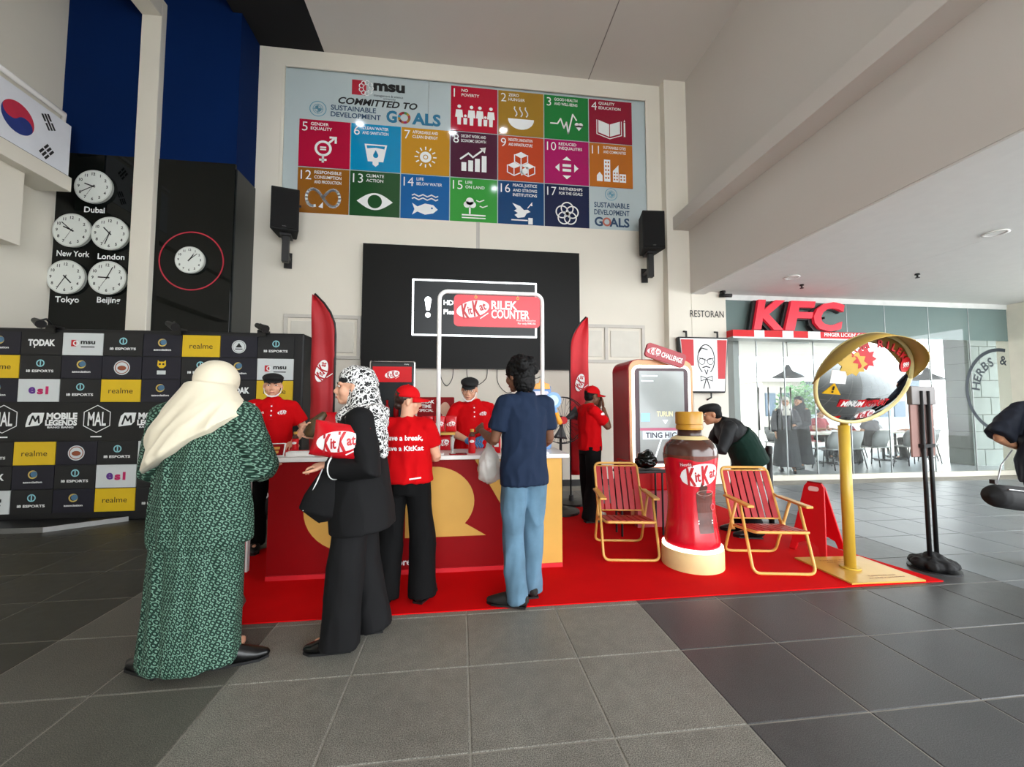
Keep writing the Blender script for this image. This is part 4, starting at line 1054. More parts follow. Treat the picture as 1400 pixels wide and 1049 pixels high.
# poster board above the rack
t = thing('promo_poster', 'red promotional board with a portrait behind the white arch post', 'poster', (-.27, 4.55, 0.008))
G().box(-.2, .2, -.01, .01, 1.1, 1.48).build('board', M_dred, t, bevel=.01)
G().tube([(0, .02, 0), (0, .02, 1.12)], .012, 8).build('post', M_black, t); G().box(-.14, .14, -.1, .14, 0, .012).build('foot', M_black, t)
D().text('BREAK', -.09, .14, .035, .17, bold=.03).text('TIME', -.1, .09, .035, .14, bold=.03).text('SPECIAL', -.1, .045, .03, .15, bold=.02).build('lettering', M_lw, t, wallm(0, -.011, 1.29))
D().circle(.1, .06, .055, 20, .075).build('portrait_face', mat('portrait_skin', '#c99f86', .6), t, wallm(0, -.0115, 1.29)); D().poly([(.01, -.13), (.19, -.13), (.17, -.03), (.1, .0), (.03, -.03)]).build('portrait_body', M_print, t, wallm(0, -.0112, 1.29))
# price board (small white framed) between girl and arch
t = thing('menu_card', 'small red framed card standing on the counter right of the red cap', 'card', (-.52, 3.95, ZT)); G().box(-.07, .07, -.006, .006, 0, .3).build('frame', M_print, t); G().box(-.06, .06, -.008, -.006, .01, .29).build('sheet', M_dred, t); D().rect(0, .2, .08, .07).build('print', M_lw, t, wallm(0, -.009, 0))
# standing display screen behind the counter
t = thing('display_stand', 'tall black digital display with red header behind the woman in black', 'display', (-.79, 4.9, 0.008))
G().box(-.25, .25, -.03, .05, .35, 1.9).build('frame', M_black, t, bevel=.02); G().box(-.22, .22, -.034, -.03, .45, 1.84).build('screen', mat('display_dark', '#1c2226', .15), t)
G().box(-.22, .22, -.037, -.034, 1.66, 1.84).build('header', M_red, t); put_brand(t, .17, wallm(0, -.037, 1.75), .002)
for i in range(4): G().lathe([(.03, 0), (.03, .16), (.012, .2), (.014, .25)], 12, (-.15 + .1 * i, -.05, 1.2)).build('bottle_print', M_dred, t, smooth=True)
G().box(-.2, .2, -.1, .0, 1.18, 1.2).build('ledge', M_black, t); G().box(-.28, .28, -.2, .2, 0, .03).box(-.06, .06, -.02, .02, .03, .4).build('base', M_black, t); D().text('display', .16, 0, .015).build('badge', M_print, t, wallm(0, -.031, 1.87))
G().box(-.262, .262, -.02, .04, .34, 1.912).build('trim', M_chrome, t, bevel=.02)
# red back shelf unit right of it
t = thing('red_side_panel', 'red and cream promotion panel left of the capped server', 'panel', (-1.93, 3.75, 0.008)); G().box(-.2, .16, -.02, .02, 0, 1.4).build('panel', mat('panel_crimson', '#a81232', .5), t); G().box(-.1, .1, -.024, -.02, .75, 1.15).build('print_block', M_gold, t); G().box(.16, .175, -.022, .02, 0, 1.4).build('edge', M_print, t)
# clip-board cut-out with magnifier at the right end of the counter
t = thing('clipboard_cutout', 'upright clipboard and blue magnifier cut-out at the right end of the counter', 'cut-out', (.80, 3.90, ZT))
G().prism(rrect(.2, .62, .03), -.008, .008, Matrix.Translation((-.03, 0, .31)) @ WALL).build('board', mat('cut_board', '#5f86b8', .5), t)
G().prism(rrect(.17, .52, .02), .008, .013, Matrix.Translation((-.04, 0, .3)) @ WALL).build('paper', mat('paper_lilac', '#d9d4de', .6), t)
M_or = mat('clip_orange', '#e39a2c', .4)
G().prism([(-.1, 0), (.06, 0), (.05, .05), (.01, .06), (-.01, .1), (-.04, .1), (-.05, .06), (-.09, .05)], .008, .02, Matrix.Translation((0, 0, .58)) @ WALL).build('clip', M_or, t, bevel=.003)
D().rect(-.04, .5, .06, .035).rect(-.06, .42, .08, .05).build('print', M_prred, t, WALL, .0145)
M_mg = mat('magnifier_blue', '#6f9cd4', .4)
G().tube([(.085, -.02, .47), (.085, -.035, .47)], .08, 28).build('lens_ring', M_mg, t, auto=40); G().tube([(.085, -.03, .47), (.085, -.038, .47)], .052, 28).build('lens', mat('lens_pale', '#a9c9ec', .2), t, auto=40)
G().tube([(.1, -.02, .40), (.12, -.025, .34)], .016, 10).build('neck', M_mg, t, smooth=True); G().tube([(.115, -.02, .35), (.155, -.025, .25)], [.022, .026], 12, flat=False).build('handle', M_or, t, smooth=True)

# ------------------------------------------------------------------ pedestal fan
t = thing('pedestal_fan', 'black pedestal fan standing beside the right feather flag', 'fan', (1.31, 5.3, 0.009))
G().lathe([(.24, 0), (.24, .03), (.1, .05), (.03, .08)], 24).build('base', M_black, t, smooth=False)
G().tube([(0, 0, .06), (0, 0, 1.14)], [.022, .018], 10).build('pole', M_black, t, smooth=True)
G().tube([(0, .06, 1.2), (0, -.08, 1.2)], [.06, .05], 14, flat=False).build('motor', M_black, t, smooth=True)
FR = .30
for y_ in (-.13, -.03):
    o = G()
    for k in range(28):
        a0, a1 = 2 * pi * k / 28, 2 * pi * (k + 1) / 28
    ringp = [(FR * cos(2 * pi * k / 28), y_, 1.2 + FR * sin(2 * pi * k / 28)) for k in range(29)]
    G().tube(ringp, .006, 6, side=(0, 1, 0)).build('guard_ring', M_black, t, smooth=True)
for k in range(22):
    a = 2 * pi * k / 22
    G().tube([(.05 * cos(a), -.16, 1.2 + .05 * sin(a)), (FR * .75 * cos(a), -.155, 1.2 + FR * .75 * sin(a)), (FR * cos(a), -.13, 1.2 + FR * sin(a)), (FR * cos(a), -.03, 1.2 + FR * sin(a)), (FR * .7 * cos(a), .02, 1.2 + FR * .7 * sin(a))], .0022, 4).build('guard_wire', M_black, t)
M_blade = mat('fan_blade', '#3b3b3e', .4)
for k in range(3):
    a = 2 * pi * k / 3 + .4; g = G(); vs = []
    for i in range(5):
        rr = .05 + .21 * i / 4
        for s_ in (-1, 1):
            aa = a + s_ * (.28 + .12 * i / 4); vs.append((rr * cos(aa), -.09 + s_ * .02, 1.2 + rr * sin(aa)))
    g.add(vs, [(2 * i, 2 * i + 1, 2 * i + 3, 2 * i + 2) for i in range(4)]); o = g.build('blade', M_blade, t, smooth=True); o.modifiers.new('s', 'SOLIDIFY').thickness = .004
G().tube([(0, -.14, 1.2), (0, -.17, 1.2)], .05, 16).build('badge', M_red, t)

# ------------------------------------------------------------------ game kiosk
t = thing('game_kiosk', 'red arcade game kiosk with glowing screen frame and tilted header', 'kiosk', (2.37, 4.62, 0.008))
hw, hh = .41, 1.94
prof = rrect(2 * hw, hh, .12)
Mk = Matrix.Translation((0, 0, hh / 2)) @ WALL
G().prism(prof, -.5, 0, Mk).build('cabinet', mat('kiosk_red', '#a30f20', .35), t, bevel=.01)
G().prism(rrect(2 * hw - .02, hh - .02, .11), 0, .012, Mk).build('gold_front', mat('kiosk_peach', '#e0a878', .4), t)
def framep(w_, h_, r, th, name, m, off, zc):
    o = rrect(w_, h_, r); i_ = rrect(w_ - 2 * th, h_ - 2 * th, max(r - th, .01)); n = len(o); d = D()
    d.add(o + i_, [(k, (k + 1) % n, n + (k + 1) % n, n + k) for k in range(n)]); return d.build(name, m, t, wallm(0, 0, zc), off)
framep(.74, 1.2, .09, .035, 'light_strip', mat('strip_white', '#fff8f0', .4, emit=1.6, var=0), .0135, 1.27)
G().prism(rrect(.67, 1.13, .06), .012, .02, wallm(0, 0, 1.27)).build('bezel', mat('bezel_dark', '#4a3038', .4), t)
G().prism(rrect(.56, 1.06, .01), .02, .023, wallm(0, 0, 1.27)).build('screen', mat('kiosk_screen', '#8f9594', .15, emit=.35, var=.1, scale=2), t)
D().text('TURUN', .03, .02, .06, .2, bold=.03).build('screen_title', mat('scr_gold', '#c9c49a', .5, emit=.5), t, wallm(0, -.0245, 1.27))
D().rect(0, -.16, .56, .03).build('screen_band', mat('scr_pink', '#b4607a', .5, emit=.3), t, wallm(0, -.0243, 1.27))
D().text('TING HIC', -.02, -.23, .065, .46, bold=.02).build('screen_word', mat('scr_navy', '#1d2740', .5), t, wallm(0, -.0245, 1.27))
D().rect(0, -.23, .5, .1).build('screen_panel', mat('scr_pale', '#c8d4dc', .5, emit=.4), t, wallm(0, -.0240, 1.27))
D().rect(-.21, -.02, .11, .1).build('screen_tile', mat('scr_blue', '#8fc0dc', .5, emit=.4), t, wallm(0, -.0243, 1.27))
D().line([(-.1, -.5), (-.02, -.28)], .018).poly([(.0, -.05), (.07, -.05), (.035, -.1)]).rect(-.15, .47, .2, .015).rect(-.18, .41, .15, .012).build('screen_marks', mat('scr_white', '#e8f2f4', .5, emit=.6), t, wallm(0, -.0245, 1.27))['kind'] = 'stuff'
G().prism(rrect(.5, .17, .04), .06, .1, wallm(.02, 0, 1.98) @ Matrix.Rotation(radians(-17), 4, 'Z')).build('header', mat('header_red', '#a8323c', .4), t, bevel=.004)
Mh = wallm(.02, -.101, 1.98) @ Matrix.Rotation(radians(-17), 4, 'Z')
put_brand(t, .17, Mh @ Matrix.Translation((-.15, 0, 0)), .001)
D().text('CHALLENGE', .08, -.005, .06, .27, bold=.03).build('header_lettering', M_lw, t, Mh, .001)
G().box(-.4, .4, -.16, -.013, .42, .66).build('control_shelf', M_red, t, bevel=.02); G().box(-.36, .36, -.1, -.013, .0, .42).build('lower_panel', mat('pink_panel', '#b84a55', .5), t)
# black bag and red caddy behind the left chair
t = thing('folding_table', 'low black folding table behind the left lawn chair', 'table', (1.98, 4.32, 0.008)); G().box(-.3, .22, -.1, .1, .66, .69).build('top', M_black, t, bevel=.005)
for x in (-.27, .19):
    for y_ in (-.08, .08): G().tube([(x, y_, 0), (x, y_, .66)], .012, 6).build('leg', M_black, t)
g = G()
for i in range(9): g.ell((.02 * sin(i * 5), .02 * cos(i * 3), .03 + .012 * i), (.12 - .008 * i, .09 - .005 * i, .045), 12, 8)
me = fuse(g, .014, 1, folds(.02, 14, 14, 14, 3)); o = link('plastic_sack', me, M_blackglass, None, (2.02, 4.3, .735)); tag(o, 'crumpled black plastic sack on the folding table by the kiosk', 'sack')
t = thing('red_caddy', 'small dark red caddy with handle behind the left lawn chair', 'caddy', (1.77, 4.32, .699)); G().box(-.09, .09, -.06, .06, 0, .07).build('tub', M_dred, t, bevel=.01); G().tube([(-.08, 0, .06), (-.07, 0, .12), (.0, 0, .1), (.07, 0, .09), (.08, 0, .06)], .009, 8).build('handle', M_dred, t, smooth=True)

# ------------------------------------------------------------------ giant bottle on a lit pedestal
BX, BY = 2.03, 3.45
t = thing('giant_bottle', 'giant red chocolate drink bottle model on a glowing cream pedestal', 'display', (BX, BY, 0.008))
G().lathe([(.255, 0), (.255, .155), (.252, .16)], 56).build('pedestal', mat('cream_pedestal', '#e3c98f', .45), t, auto=40)
G().lathe([(.246, .158), (.249, .178), (.232, .186)], 56).build('light_ring', mat('ring_glow', '#fff2f0', .4, emit=2.2, var=0), t, smooth=True)
bprof = [(.225, .18), (.23, .2), (.225, .26), (.208, .36), (.195, .48), (.193, .58), (.2, .7), (.213, .82), (.225, .92), (.226, .955)]
G().lathe(bprof, 64).build('body', mat('bottle_red', '#cf1226', .18, var=.03, coat=.3), t, auto=50)
sprof = [(.2262, .95), (.223, 1.0), (.208, 1.04), (.178, 1.075), (.14, 1.1)]
m = mat('choc_band', '#4a2a20', .2, var=.1, coat=.3); G().lathe(sprof, 64, caps=False).build('shoulder', m, t, smooth=True)
G().lathe([(.16, 1.088), (.143, 1.102), (.128, 1.11), (.115, 1.118)], 48, caps=False).build('cream_band', mat('cream_label', '#e2cc96', .4), t, smooth=True)
G().lathe([(.108, 1.1), (.1, 1.13), (.1, 1.175)], 40).build('neck', mat('neck_brown', '#3b221a', .3), t, smooth=True)
G().lathe([(.112, 1.172), (.115, 1.19), (.113, 1.21), (.108, 1.212), (.108, 1.218), (.116, 1.222), (.116, 1.318), (.108, 1.33)], 48).build('cap', mat('cap_ochre', '#c08a26', .35, var=.04), t, auto=45)
def bottle_r(z_):
    P = bprof + sprof
    for (r0, z0), (r1, z1) in zip(P[:-1], P[1:]):
        if z0 <= z_ <= z1 and z1 > z0: return r0 + (r1 - r0) * (z_ - z0) / (z1 - z0)
    return P[0][0] if z_ < P[0][1] else P[-1][0]
A0 = atan2(-BY, -BX)
def onb(off, da=0.0):
    def f(x_, z_):
        r = bottle_r(z_) + off; a = A0 + da + x_ / .21; return (r * cos(a), r * sin(a), z_)
    return f
da = .42
dw, dr = D(), D(); brand(dw, dr, 0, .80, .34, radians(8))
# denser oval so it follows the curve
d2 = D()
for i in range(-12, 12):
    x0, x1 = i / 12 * .17, (i + 1) / 12 * .17
    h0, h1 = .095 * sqrt(max(0, 1 - (x0 / .17) ** 2)), .095 * sqrt(max(0, 1 - (x1 / .17) ** 2))
    d2.poly([(x0, .8 - h0 + x0 * .12), (x1, .8 - h1 + x1 * .12), (x1, .8 + h1 + x1 * .12 + 1e-5), (x0, .8 + h0 + x0 * .12 + 1e-5)])
tag(d2.build('brand_oval', M_lw, t, fn=onb(.003, da)), kind='stuff'); tag(dr.build('brand_lettering', M_lr, t, fn=onb(.006, da)), kind='stuff')
D().rect(-.12, .885, .1, .05, .1).build('maker_mark', mat('maker_red', '#a50c19', .4), t, fn=onb(.005, da)); D().text('Nestlé', -.12, .885, .025, .08, a=.1).build('maker_lettering', M_lw, t, fn=onb(.007, da))
# splash edge of the chocolate, drinking glass print
d = D()
for i in range(-24, 24):
    x0, x1 = i / 24 * .6, (i + 1) / 24 * .6
    f0 = lambda x: .945 - .03 * abs(sin(x * 9)) - .02 * sin(x * 17 + 1)
    d.poly([(x0, .957), (x1, .957), (x1, f0(x1)), (x0, f0(x0))])
tag(d.build('splash_print', mat('splash_brown', '#6a3527', .2, var=.2, scale=20), t, fn=onb(.002)), kind='stuff')
d = D()
for i in range(12):
    z0, z1 = .32 + .33 * i / 12, .32 + .33 * (i + 1) / 12
    for k in range(6):
        w0, w1 = .065 + .02 * i / 12, .065 + .02 * (i + 1) / 12
        xa, xb = -1 + k / 3, -1 + (k + 1) / 3
        d.poly([(xa * w0 + .04, z0), (xb * w0 + .04, z0), (xb * w1 + .04, z1), (xa * w1 + .04, z1)])
tag(d.build('glass_print', mat('glass_brown', '#5c2d22', .25, var=.35, scale=9), t, fn=onb(.003, da)), kind='stuff')
D().poly([(-.03, .63), (.03, .6), (.06, .7), (.0, .74)]).build('bar_print', M_choc, t, fn=onb(.005, da)); D().ring(.04, .65, .07, .08, 20, ky=.3).build('glass_rim_print', mat('rim_print', '#b08a80', .3), t, fn=onb(.006, da)); D().rect(.035, .42, .14, .012).rect(.035, .4, .14, .012).build('stripe_print', M_lw, t, fn=onb(.006, da)); D().ring(.12, .53, .022, .03, 16).build('seal_print', mat('seal_pink', '#d04a58', .4), t, fn=onb(.007, da))

# ------------------------------------------------------------------ folding lawn chairs
M_fr = mat('yellow_tube', '#d8a652', .35, var=.04); M_slat = mat('red_slat', '#a9161f', .45, var=.06)
def bend(pts, r=.05, n=5):
    out = [V(pts[0])]
    for a, b, c in zip(pts[:-2], pts[1:-1], pts[2:]):
        a, b, c = V(a), V(b), V(c); p = b + (a - b).normalized() * r; q = b + (c - b).normalized() * r
        for i in range(n + 1):
            u_ = i / n; out.append((1 - u_) ** 2 * p + 2 * u_ * (1 - u_) * b + u_ * u_ * q)
    out.append(V(pts[-1])); return out
def lawn_chair(x, y, rz, label):
    t = thing('lawn_chair', label, 'chair', (x, y, .008), rz, group='yellow framed lawn chairs')
    W2 = .218
    G().tube(bend([(-W2, .12, .27), (-W2, .35, .785), (W2, .35, .785), (W2, .12, .27)], .06), .0125, 10).build('back_frame', M_fr, t, smooth=True)
    G().tube(bend([(-W2, .14, .29), (-W2, -.26, .34), (W2, -.26, .34), (W2, .14, .29)], .04), .0125, 10).build('seat_frame', M_fr, t, smooth=True)
    G().tube(bend([(-W2 - .03, -.08, .53), (-W2 - .03, -.27, .0126), (W2 + .03, -.27, .0126), (W2 + .03, -.08, .53)], .06), .0125, 10).build('front_leg_frame', M_fr, t, smooth=True)
    G().tube(bend([(-W2 - .015, .02, .53), (-W2 - .015, .27, .0126), (W2 + .015, .27, .0126), (W2 + .015, .02, .53)], .06), .0125, 10).build('rear_leg_frame', M_fr, t, smooth=True)
    for s_ in (-1, 1):
        G().prism([(-.03, -.24), (.03, -.24), (.035, .2), (-.02, .22)], .53, .55, Matrix.Translation((s_ * (W2 + .02), 0, 0))).build('armrest', M_fr, t, bevel=.006)
        G().tube([(s_ * (W2 + .02), .18, .53), (s_ * W2, .25, .56)], .009, 8).build('arm_link', M_fr, t, smooth=True)
        G().tube([(s_ * (W2 + .008), .1, .26), (s_ * (W2 + .008), .13, .34)], .018, 8).build('ratchet', M_fr, t)
    a0, a1 = V((0, .145, .33)), V((0, .342, .765))
    for z_ in (0.04, .98):
        p = a0.lerp(a1, z_); G().tube([(-W2, p.y, p.z), (W2, p.y, p.z)], .008, 8).build('crossbar', M_fr, t, smooth=True)
    ns = 7
    for i in range(ns):
        xx = -W2 + .035 + i * (2 * W2 - .07) / (ns - 1); hw = .0235
        p = a0.lerp(a1, .03); q = a0.lerp(a1, .985); nrm = V((0, -.915, .4)) * .006
        vs = [V((xx - hw, p.y, p.z)) + nrm, V((xx + hw, p.y, p.z)) + nrm, V((xx + hw, q.y, q.z)) + nrm, V((xx - hw, q.y, q.z)) + nrm]
        G().add(vs + [v - nrm * 1.6 for v in vs], [(0, 1, 2, 3), (7, 6, 5, 4), (0, 4, 5, 1), (1, 5, 6, 2), (2, 6, 7, 3), (3, 7, 4, 0)]).build('back_slat', M_slat, t)
    for i in range(ns):
        xx = -W2 + .035 + i * (2 * W2 - .07) / (ns - 1); hw = .0235
        vs = [V((xx - hw, -.262, .356)), V((xx + hw, -.262, .356)), V((xx + hw, .12, .308)), V((xx - hw, .12, .308))]
        G().add(vs + [v - V((0, 0, .01)) for v in vs], [(0, 1, 2, 3), (7, 6, 5, 4), (0, 4, 5, 1), (1, 5, 6, 2), (2, 6, 7, 3), (3, 7, 4, 0)]).build('seat_slat', M_slat, t)
    G().tube([(-W2, .1, .3), (W2, .1, .3)], .008, 8).build('crossbar', M_fr, t, smooth=True)
    return t
lawn_chair(1.56, 3.82, radians(-9), 'red slatted lawn chair with yellow frame left of the giant bottle')
lawn_chair(2.68, 3.38, radians(-10), 'red slatted lawn chair with yellow frame right of the giant bottle')

# ------------------------------------------------------------------ red A-frame floor sign
t = thing('floor_sign', 'red plastic A-frame floor sign behind the mirror post', 'sign', (3.43, 3.64, .009), radians(-66))
def panel(sgn):
    h_ = .66; P = [(-.155, 0), (-.10, 0), (-.085, .07), (-.03, .1), (.03, .1), (.085, .07), (.10, 0), (.155, 0), (.085, .62), (.06, .66), (-.06, .66), (-.085, .62)]
    ang = radians(17) * sgn
    Mq = Matrix.Translation((0, -sgn * .66 * sin(radians(17)), 0)) @ Matrix.Rotation(-ang, 4, 'X') @ WALL
    o = G().prism(P, -.011, .011, Mq).build('panel', M_red, t, bevel=.005)
    D().poly(rrect(.09, .045, .02)).build('grip_opening', mat('grip_dark', '#e7b7b4', .6), o, Mq @ Matrix.Translation((0, .6, 0)), .0118)
panel(1); panel(-1)
G().tube([(-.06, 0, .63), (.06, 0, .63)], .012, 8).build('hinge', M_dred, t)

# ------------------------------------------------------------------ convex mirror on a post
t = thing('mirror_base_plate', 'flat gold base plate with small print under the mirror post', 'plate', (3.31, 3.16, .009))
G().prism([(-.30, .28), (-.30, -.27), (.33, -.29), (.31, .24)], 0, .012, Matrix.Identity(4)).build('plate', mat('plate_gold', '#d3a94e', .3, .2, var=.05), t)
d = D().text('Pusing cermin untuk', 0, .03, .022, .3).text('temui KitKat yang sebenar', 0, -.01, .022, .42)
tag(d.build('print', mat('plate_print', '#8a3a28', .6), t, Matrix.Translation((.08, -.2, .0125))), kind='stuff'); d = D().text('Pusing cermin untuk', 0, .03, .022, .3).text('melihat halangan', 0, -.01, .022, .3); tag(d.build('print', mat('plate_print', '#8a3a28', .6), t, Matrix.Translation((-.02, .14, .0125))), kind='stuff')
MC = V((3.26, 2.96, 1.606))
t = thing('convex_mirror', 'round convex mirror with gold hood on a yellow post', 'mirror', (3.28, 3.16, .0225))
M_yp = mat('yellow_post', '#c9a53a', .35, var=.05)
rel = MC - V((3.28, 3.16, .021))
G().tube([(0, 0, 0), (0, 0, .012)], .075, 24).build('flange', M_yp, t, auto=40)
G().tube([(0, 0, .012), (0, 0, 1.2)], .042, 24).build('post', M_yp, t, smooth=True)
vdir = (cam.location - MC).normalized(); rg = V((0, 0, 1)).cross(vdir).normalized(); upv = vdir.cross(rg)
th = radians(44); nrm = (vdir * cos(th) + (rg * .86 - upv * .5).normalized() * sin(th)).normalized()
ym = (upv - nrm * upv.dot(nrm)).normalized(); xm = ym.cross(nrm)
MM = frame(rel, xm, ym)
G().tube([(0, 0, 1.17), rel - nrm * .16 - V((0, 0, .1)), rel - nrm * .06], .03, 14).build('bracket', M_yp, t, smooth=True)
RM = .385
def cap(r): return .10 * (1 - (r / RM) ** 2)
vs = []; fs = []; nr, na = 10, 48
for i in range(nr + 1):
    r = RM * .965 * i / nr
    for j in range(na): a = 2 * pi * j / na; vs.append(MM @ V((r * cos(a), r * sin(a), .01 + cap(r))))
for i in range(nr):
    for j in range(na): fs.append((i * na + j, (i + 1) * na + j, (i + 1) * na + (j + 1) % na, i * na + (j + 1) % na))
G().add(vs, fs).build('mirror_dome', mat('mirror_silver', '#e9efee', .03, 1.0, var=.01), t, smooth=True)
ring = [MM @ V((RM * .985 * cos(2 * pi * k / 48), RM * .985 * sin(2 * pi * k / 48), .012)) for k in range(49)]
G().tube(ring, .016, 8, side=nrm).build('rim', mat('rim_cream', '#d9c68a', .4), t, smooth=True)
G().lathe([(RM * .98, 0), (RM * .8, -.07), (.05, -.1)], 40).build('back_shell', M_yp, t, smooth=True).matrix_local = MM
vs = []; fs = []; nh = 30
for i in range(nh + 1):
    a = radians(-4) + radians(188) * i / nh; e = sin(min(1, min(i, nh - i) / 8) * pi / 2)
    for q in (0, .5, 1): vs.append(MM @ V((RM * (1.0 + .03 * q) * cos(a), RM * (1.0 + .03 * q) * sin(a), q * .17 * e)))
for i in range(nh):
    for q in range(2): fs.append((i * 3 + q, i * 3 + q + 1, i * 3 + 4 + q, i * 3 + 3 + q))
o = G().add(vs, fs).build('hood', mat('hood_ochre', '#a98a3c', .5, var=.05), t, smooth=True); o.modifiers.new('s', 'SOLIDIFY').thickness = .006
def onm(off): return lambda x_, y_: MM @ V((x_, y_, .012 + cap(sqrt(x_ * x_ + y_ * y_)) + off))
def sticker(d, m, off=.004, nm='sticker'): tag(d.build(nm, m, t, fn=onm(off)), kind='stuff')
d = D()
for k, ch in enumerate('JOM RILEK'):
    if ch != ' ': a = radians(128 - 11 * k); d.text(ch, .31 * cos(a), .31 * sin(a), .055, bold=.03, a=a - pi / 2)
sticker(d, M_prred)
sticker(D().poly([((.075 if i % 2 else .1) * cos(i * pi / 10) - .17, (.075 if i % 2 else .1) * sin(i * pi / 10) + .16) for i in range(20)]), mat('burst_gold', '#c9a545', .5))
sticker(D().poly([((.06 if i % 2 else .09) * cos(i * pi / 9) - .09, (.06 if i % 2 else .09) * sin(i * pi / 9) + .2) for i in range(18)]), M_prred, .003)
sticker(D().circle(.27, .13, .06, 20), M_prred); sticker(D().text('999', .27, .13, .04, .07, bold=.03), M_lw, .006)
sticker(D().text('MINUM', -.1, -.18, .05, .16, bold=.03, shear=.2), M_lw, .006); sticker(D().rect(-.1, -.18, .2, .07), M_prred); sticker(D().text('KITKAT', .1, -.18, .06, .2, bold=.03, shear=.2), M_prred)
dw, dr = D(), D(); brand(dw, dr, .05, -.29, .16); sticker(dw, M_lw); sticker(dr, M_lr, .006)
sticker(D().poly([(-.33, -.1), (-.21, -.1), (-.27, .0)]), mat('warn_yellow', '#e0b01c', .5)); sticker(D().rect(-.27, -.045, .012, .035).circle(-.27, -.078, .008, 8), M_prblack, .006)
sticker(D().rect(-.25, .05, .1, .11), M_lw, .003)

# ------------------------------------------------------------------ poster stand seen from behind
t = thing('poster_stand', 'black two-pole poster stand seen from behind at the carpet corner', 'stand', (4.02, 3.10, 0.0), radians(15))
for x in (-.055, .055): G().tube([(x, 0, .05), (x, 0, 1.52)], .016, 10).build('pole', M_black, t, smooth=True)
G().box(-.18, .18, .02, .035, .95, 1.5).build('board', mat('board_back', '#8c6a62', .7, var=.05), t, bevel=.004)
G().box(-.19, .19, .0, .04, 1.40, 1.56).build('top_clip', mat('clip_grey', '#68625f', .5), t, bevel=.006)
G().box(-.09, .09, -.02, .02, 1.03, 1.06).build('brace', M_black, t)
G().lathe([(.17, 0), (.17, .012)], 28).build('base', M_black, t)
g = G()
for i in range(7): a = i * 2 * pi / 7; g.ell((.09 * cos(a), .09 * sin(a), .05), (.08, .07, .04), 12, 8)
g.ell((0, 0, .08), (.08, .07, .06)); link('weight_bag', fuse(g, .012, 2, folds(.012, 16, 16, 16, 5)), M_blackm, t)

# ------------------------------------------------------------------ belt barrier
t = thing('belt_barrier', 'black belt barrier post behind the right lawn chair', 'barrier', (3.56, 4.38, .009))
G().lathe([(.16, 0), (.16, .02), (.05, .035)], 28).build('base', M_black, t); G().tube([(0, 0, .03), (0, 0, .9)], .03, 16).build('post', M_black, t, smooth=True); G().lathe([(.035, .83), (.037, .9), (.03, .92)], 18).build('head', M_black, t)
G().add([(-.02, .01, .89), (-.62, .5, .87), (-.62, .5, .82), (-.02, .01, .84)], [(0, 1, 2, 3)]).build('belt', M_black, t).modifiers.new('s', 'SOLIDIFY').thickness = .004

# ------------------------------------------------------------------ people
SKIN = {'tan': mat('skin_tan', '#c08a68', .5, var=.05, scale=20, spec=.35), 'light': mat('skin_light', '#d6a184', .5, var=.05, scale=20, spec=.35), 'brown': mat('skin_brown', '#6f4a36', .5, var=.06, scale=20, spec=.35)}
M_hair = mat('black_hair', '#070606', .65, var=.2, scale=40, bump=.6, bscale=90, spec=.25)
M_hairb = mat('brown_hair', '#2c1710', .45, var=.2, scale=40, bump=.6, bscale=90)
M_eye = mat('eye_white', '#dcd8d4', .3, var=.02); M_iris = mat('eye_dark', '#1b1210', .2, var=.02); M_lip = mat('lip', '#a85f55', .5, var=.05); M_brow = mat('eyebrow', '#1c1310', .7)
M_polo = mat('red_polo', '#bf050d', .85, var=.05, scale=4, bump=.12, bscale=300, spec=.12)
M_trou = mat('black_cloth', '#060607', .85, var=.1, bump=.1, bscale=250, spec=.2)
M_shoe = mat('black_shoe', '#0b0b0c', .35, var=.1)
UP = V((0, 0, 1))

def joints(h, **ov):
    s = h / 1.70
    J = dict(hipL=(-.09, 0, .90), hipR=(.09, 0, .90), kneeL=(-.10, .015, .48), kneeR=(.10, .015, .48), ankL=(-.105, -.03, .085), ankR=(.105, -.03, .085),
             pelvis=(0, 0, .93), waist=(0, .005, 1.07), chest=(0, 0, 1.27), neck=(0, -.015, 1.445), head=(0, .02, 1.582),
             shL=(-.163, -.015, 1.378), shR=(.163, -.015, 1.378), elL=(-.225, -.03, 1.12), elR=(.225, -.03, 1.12), wrL=(-.215, .06, .885), wrR=(.215, .06, .885))
    J = {k: V(v) * s for k, v in J.items()}
    for k, v in ov.items(): J[k] = V(v)
    J['s'] = s
    return J

def hand(g, wr, d, nrm, thumb, curl=.35, s=1.0):
    """palm at wr pointing along d; nrm points out of the palm; thumb = +1/-1 side along d x nrm"""
    d = V(d).normalized(); nrm = V(nrm); nrm = (nrm - d * nrm.dot(d)).normalized(); ac = d.cross(nrm) * thumb
    M = Matrix((ac, d, nrm)).transposed()
    g.ell(V(wr) + d * .048 * s, (.041 * s, .054 * s, .017 * s), 14, 10, M)
    for off, L in ((.033, .070), (.011, .080), (-.012, .074), (-.034, .058)):
        p = V(wr) + d * .085 * s + ac * off * s; dd = (d + ac * off * 2.2).normalized(); pts = [p - dd * .02 * s, p]
        for k, q in enumerate((.42, .32, .26)):
            a = curl * (k + .6); e = dd * cos(a) + nrm * sin(a); pts.append(pts[-1] + e * L * q * s)
        g.tube(pts, [.0095 * s, .0092 * s, .0085 * s, .008 * s, .0068 * s], 8, flat=False)
    p = V(wr) + d * .025 * s + ac * .026 * s; e = (d * .62 + ac * .7 + nrm * .25).normalized()
    g.tube([p, p + e * .035 * s, p + e * .06 * s + d * .012 * s, p + e * .075 * s + d * .035 * s], [.013 * s, .0115 * s, .0098 * s, .008 * s], 8, flat=False)

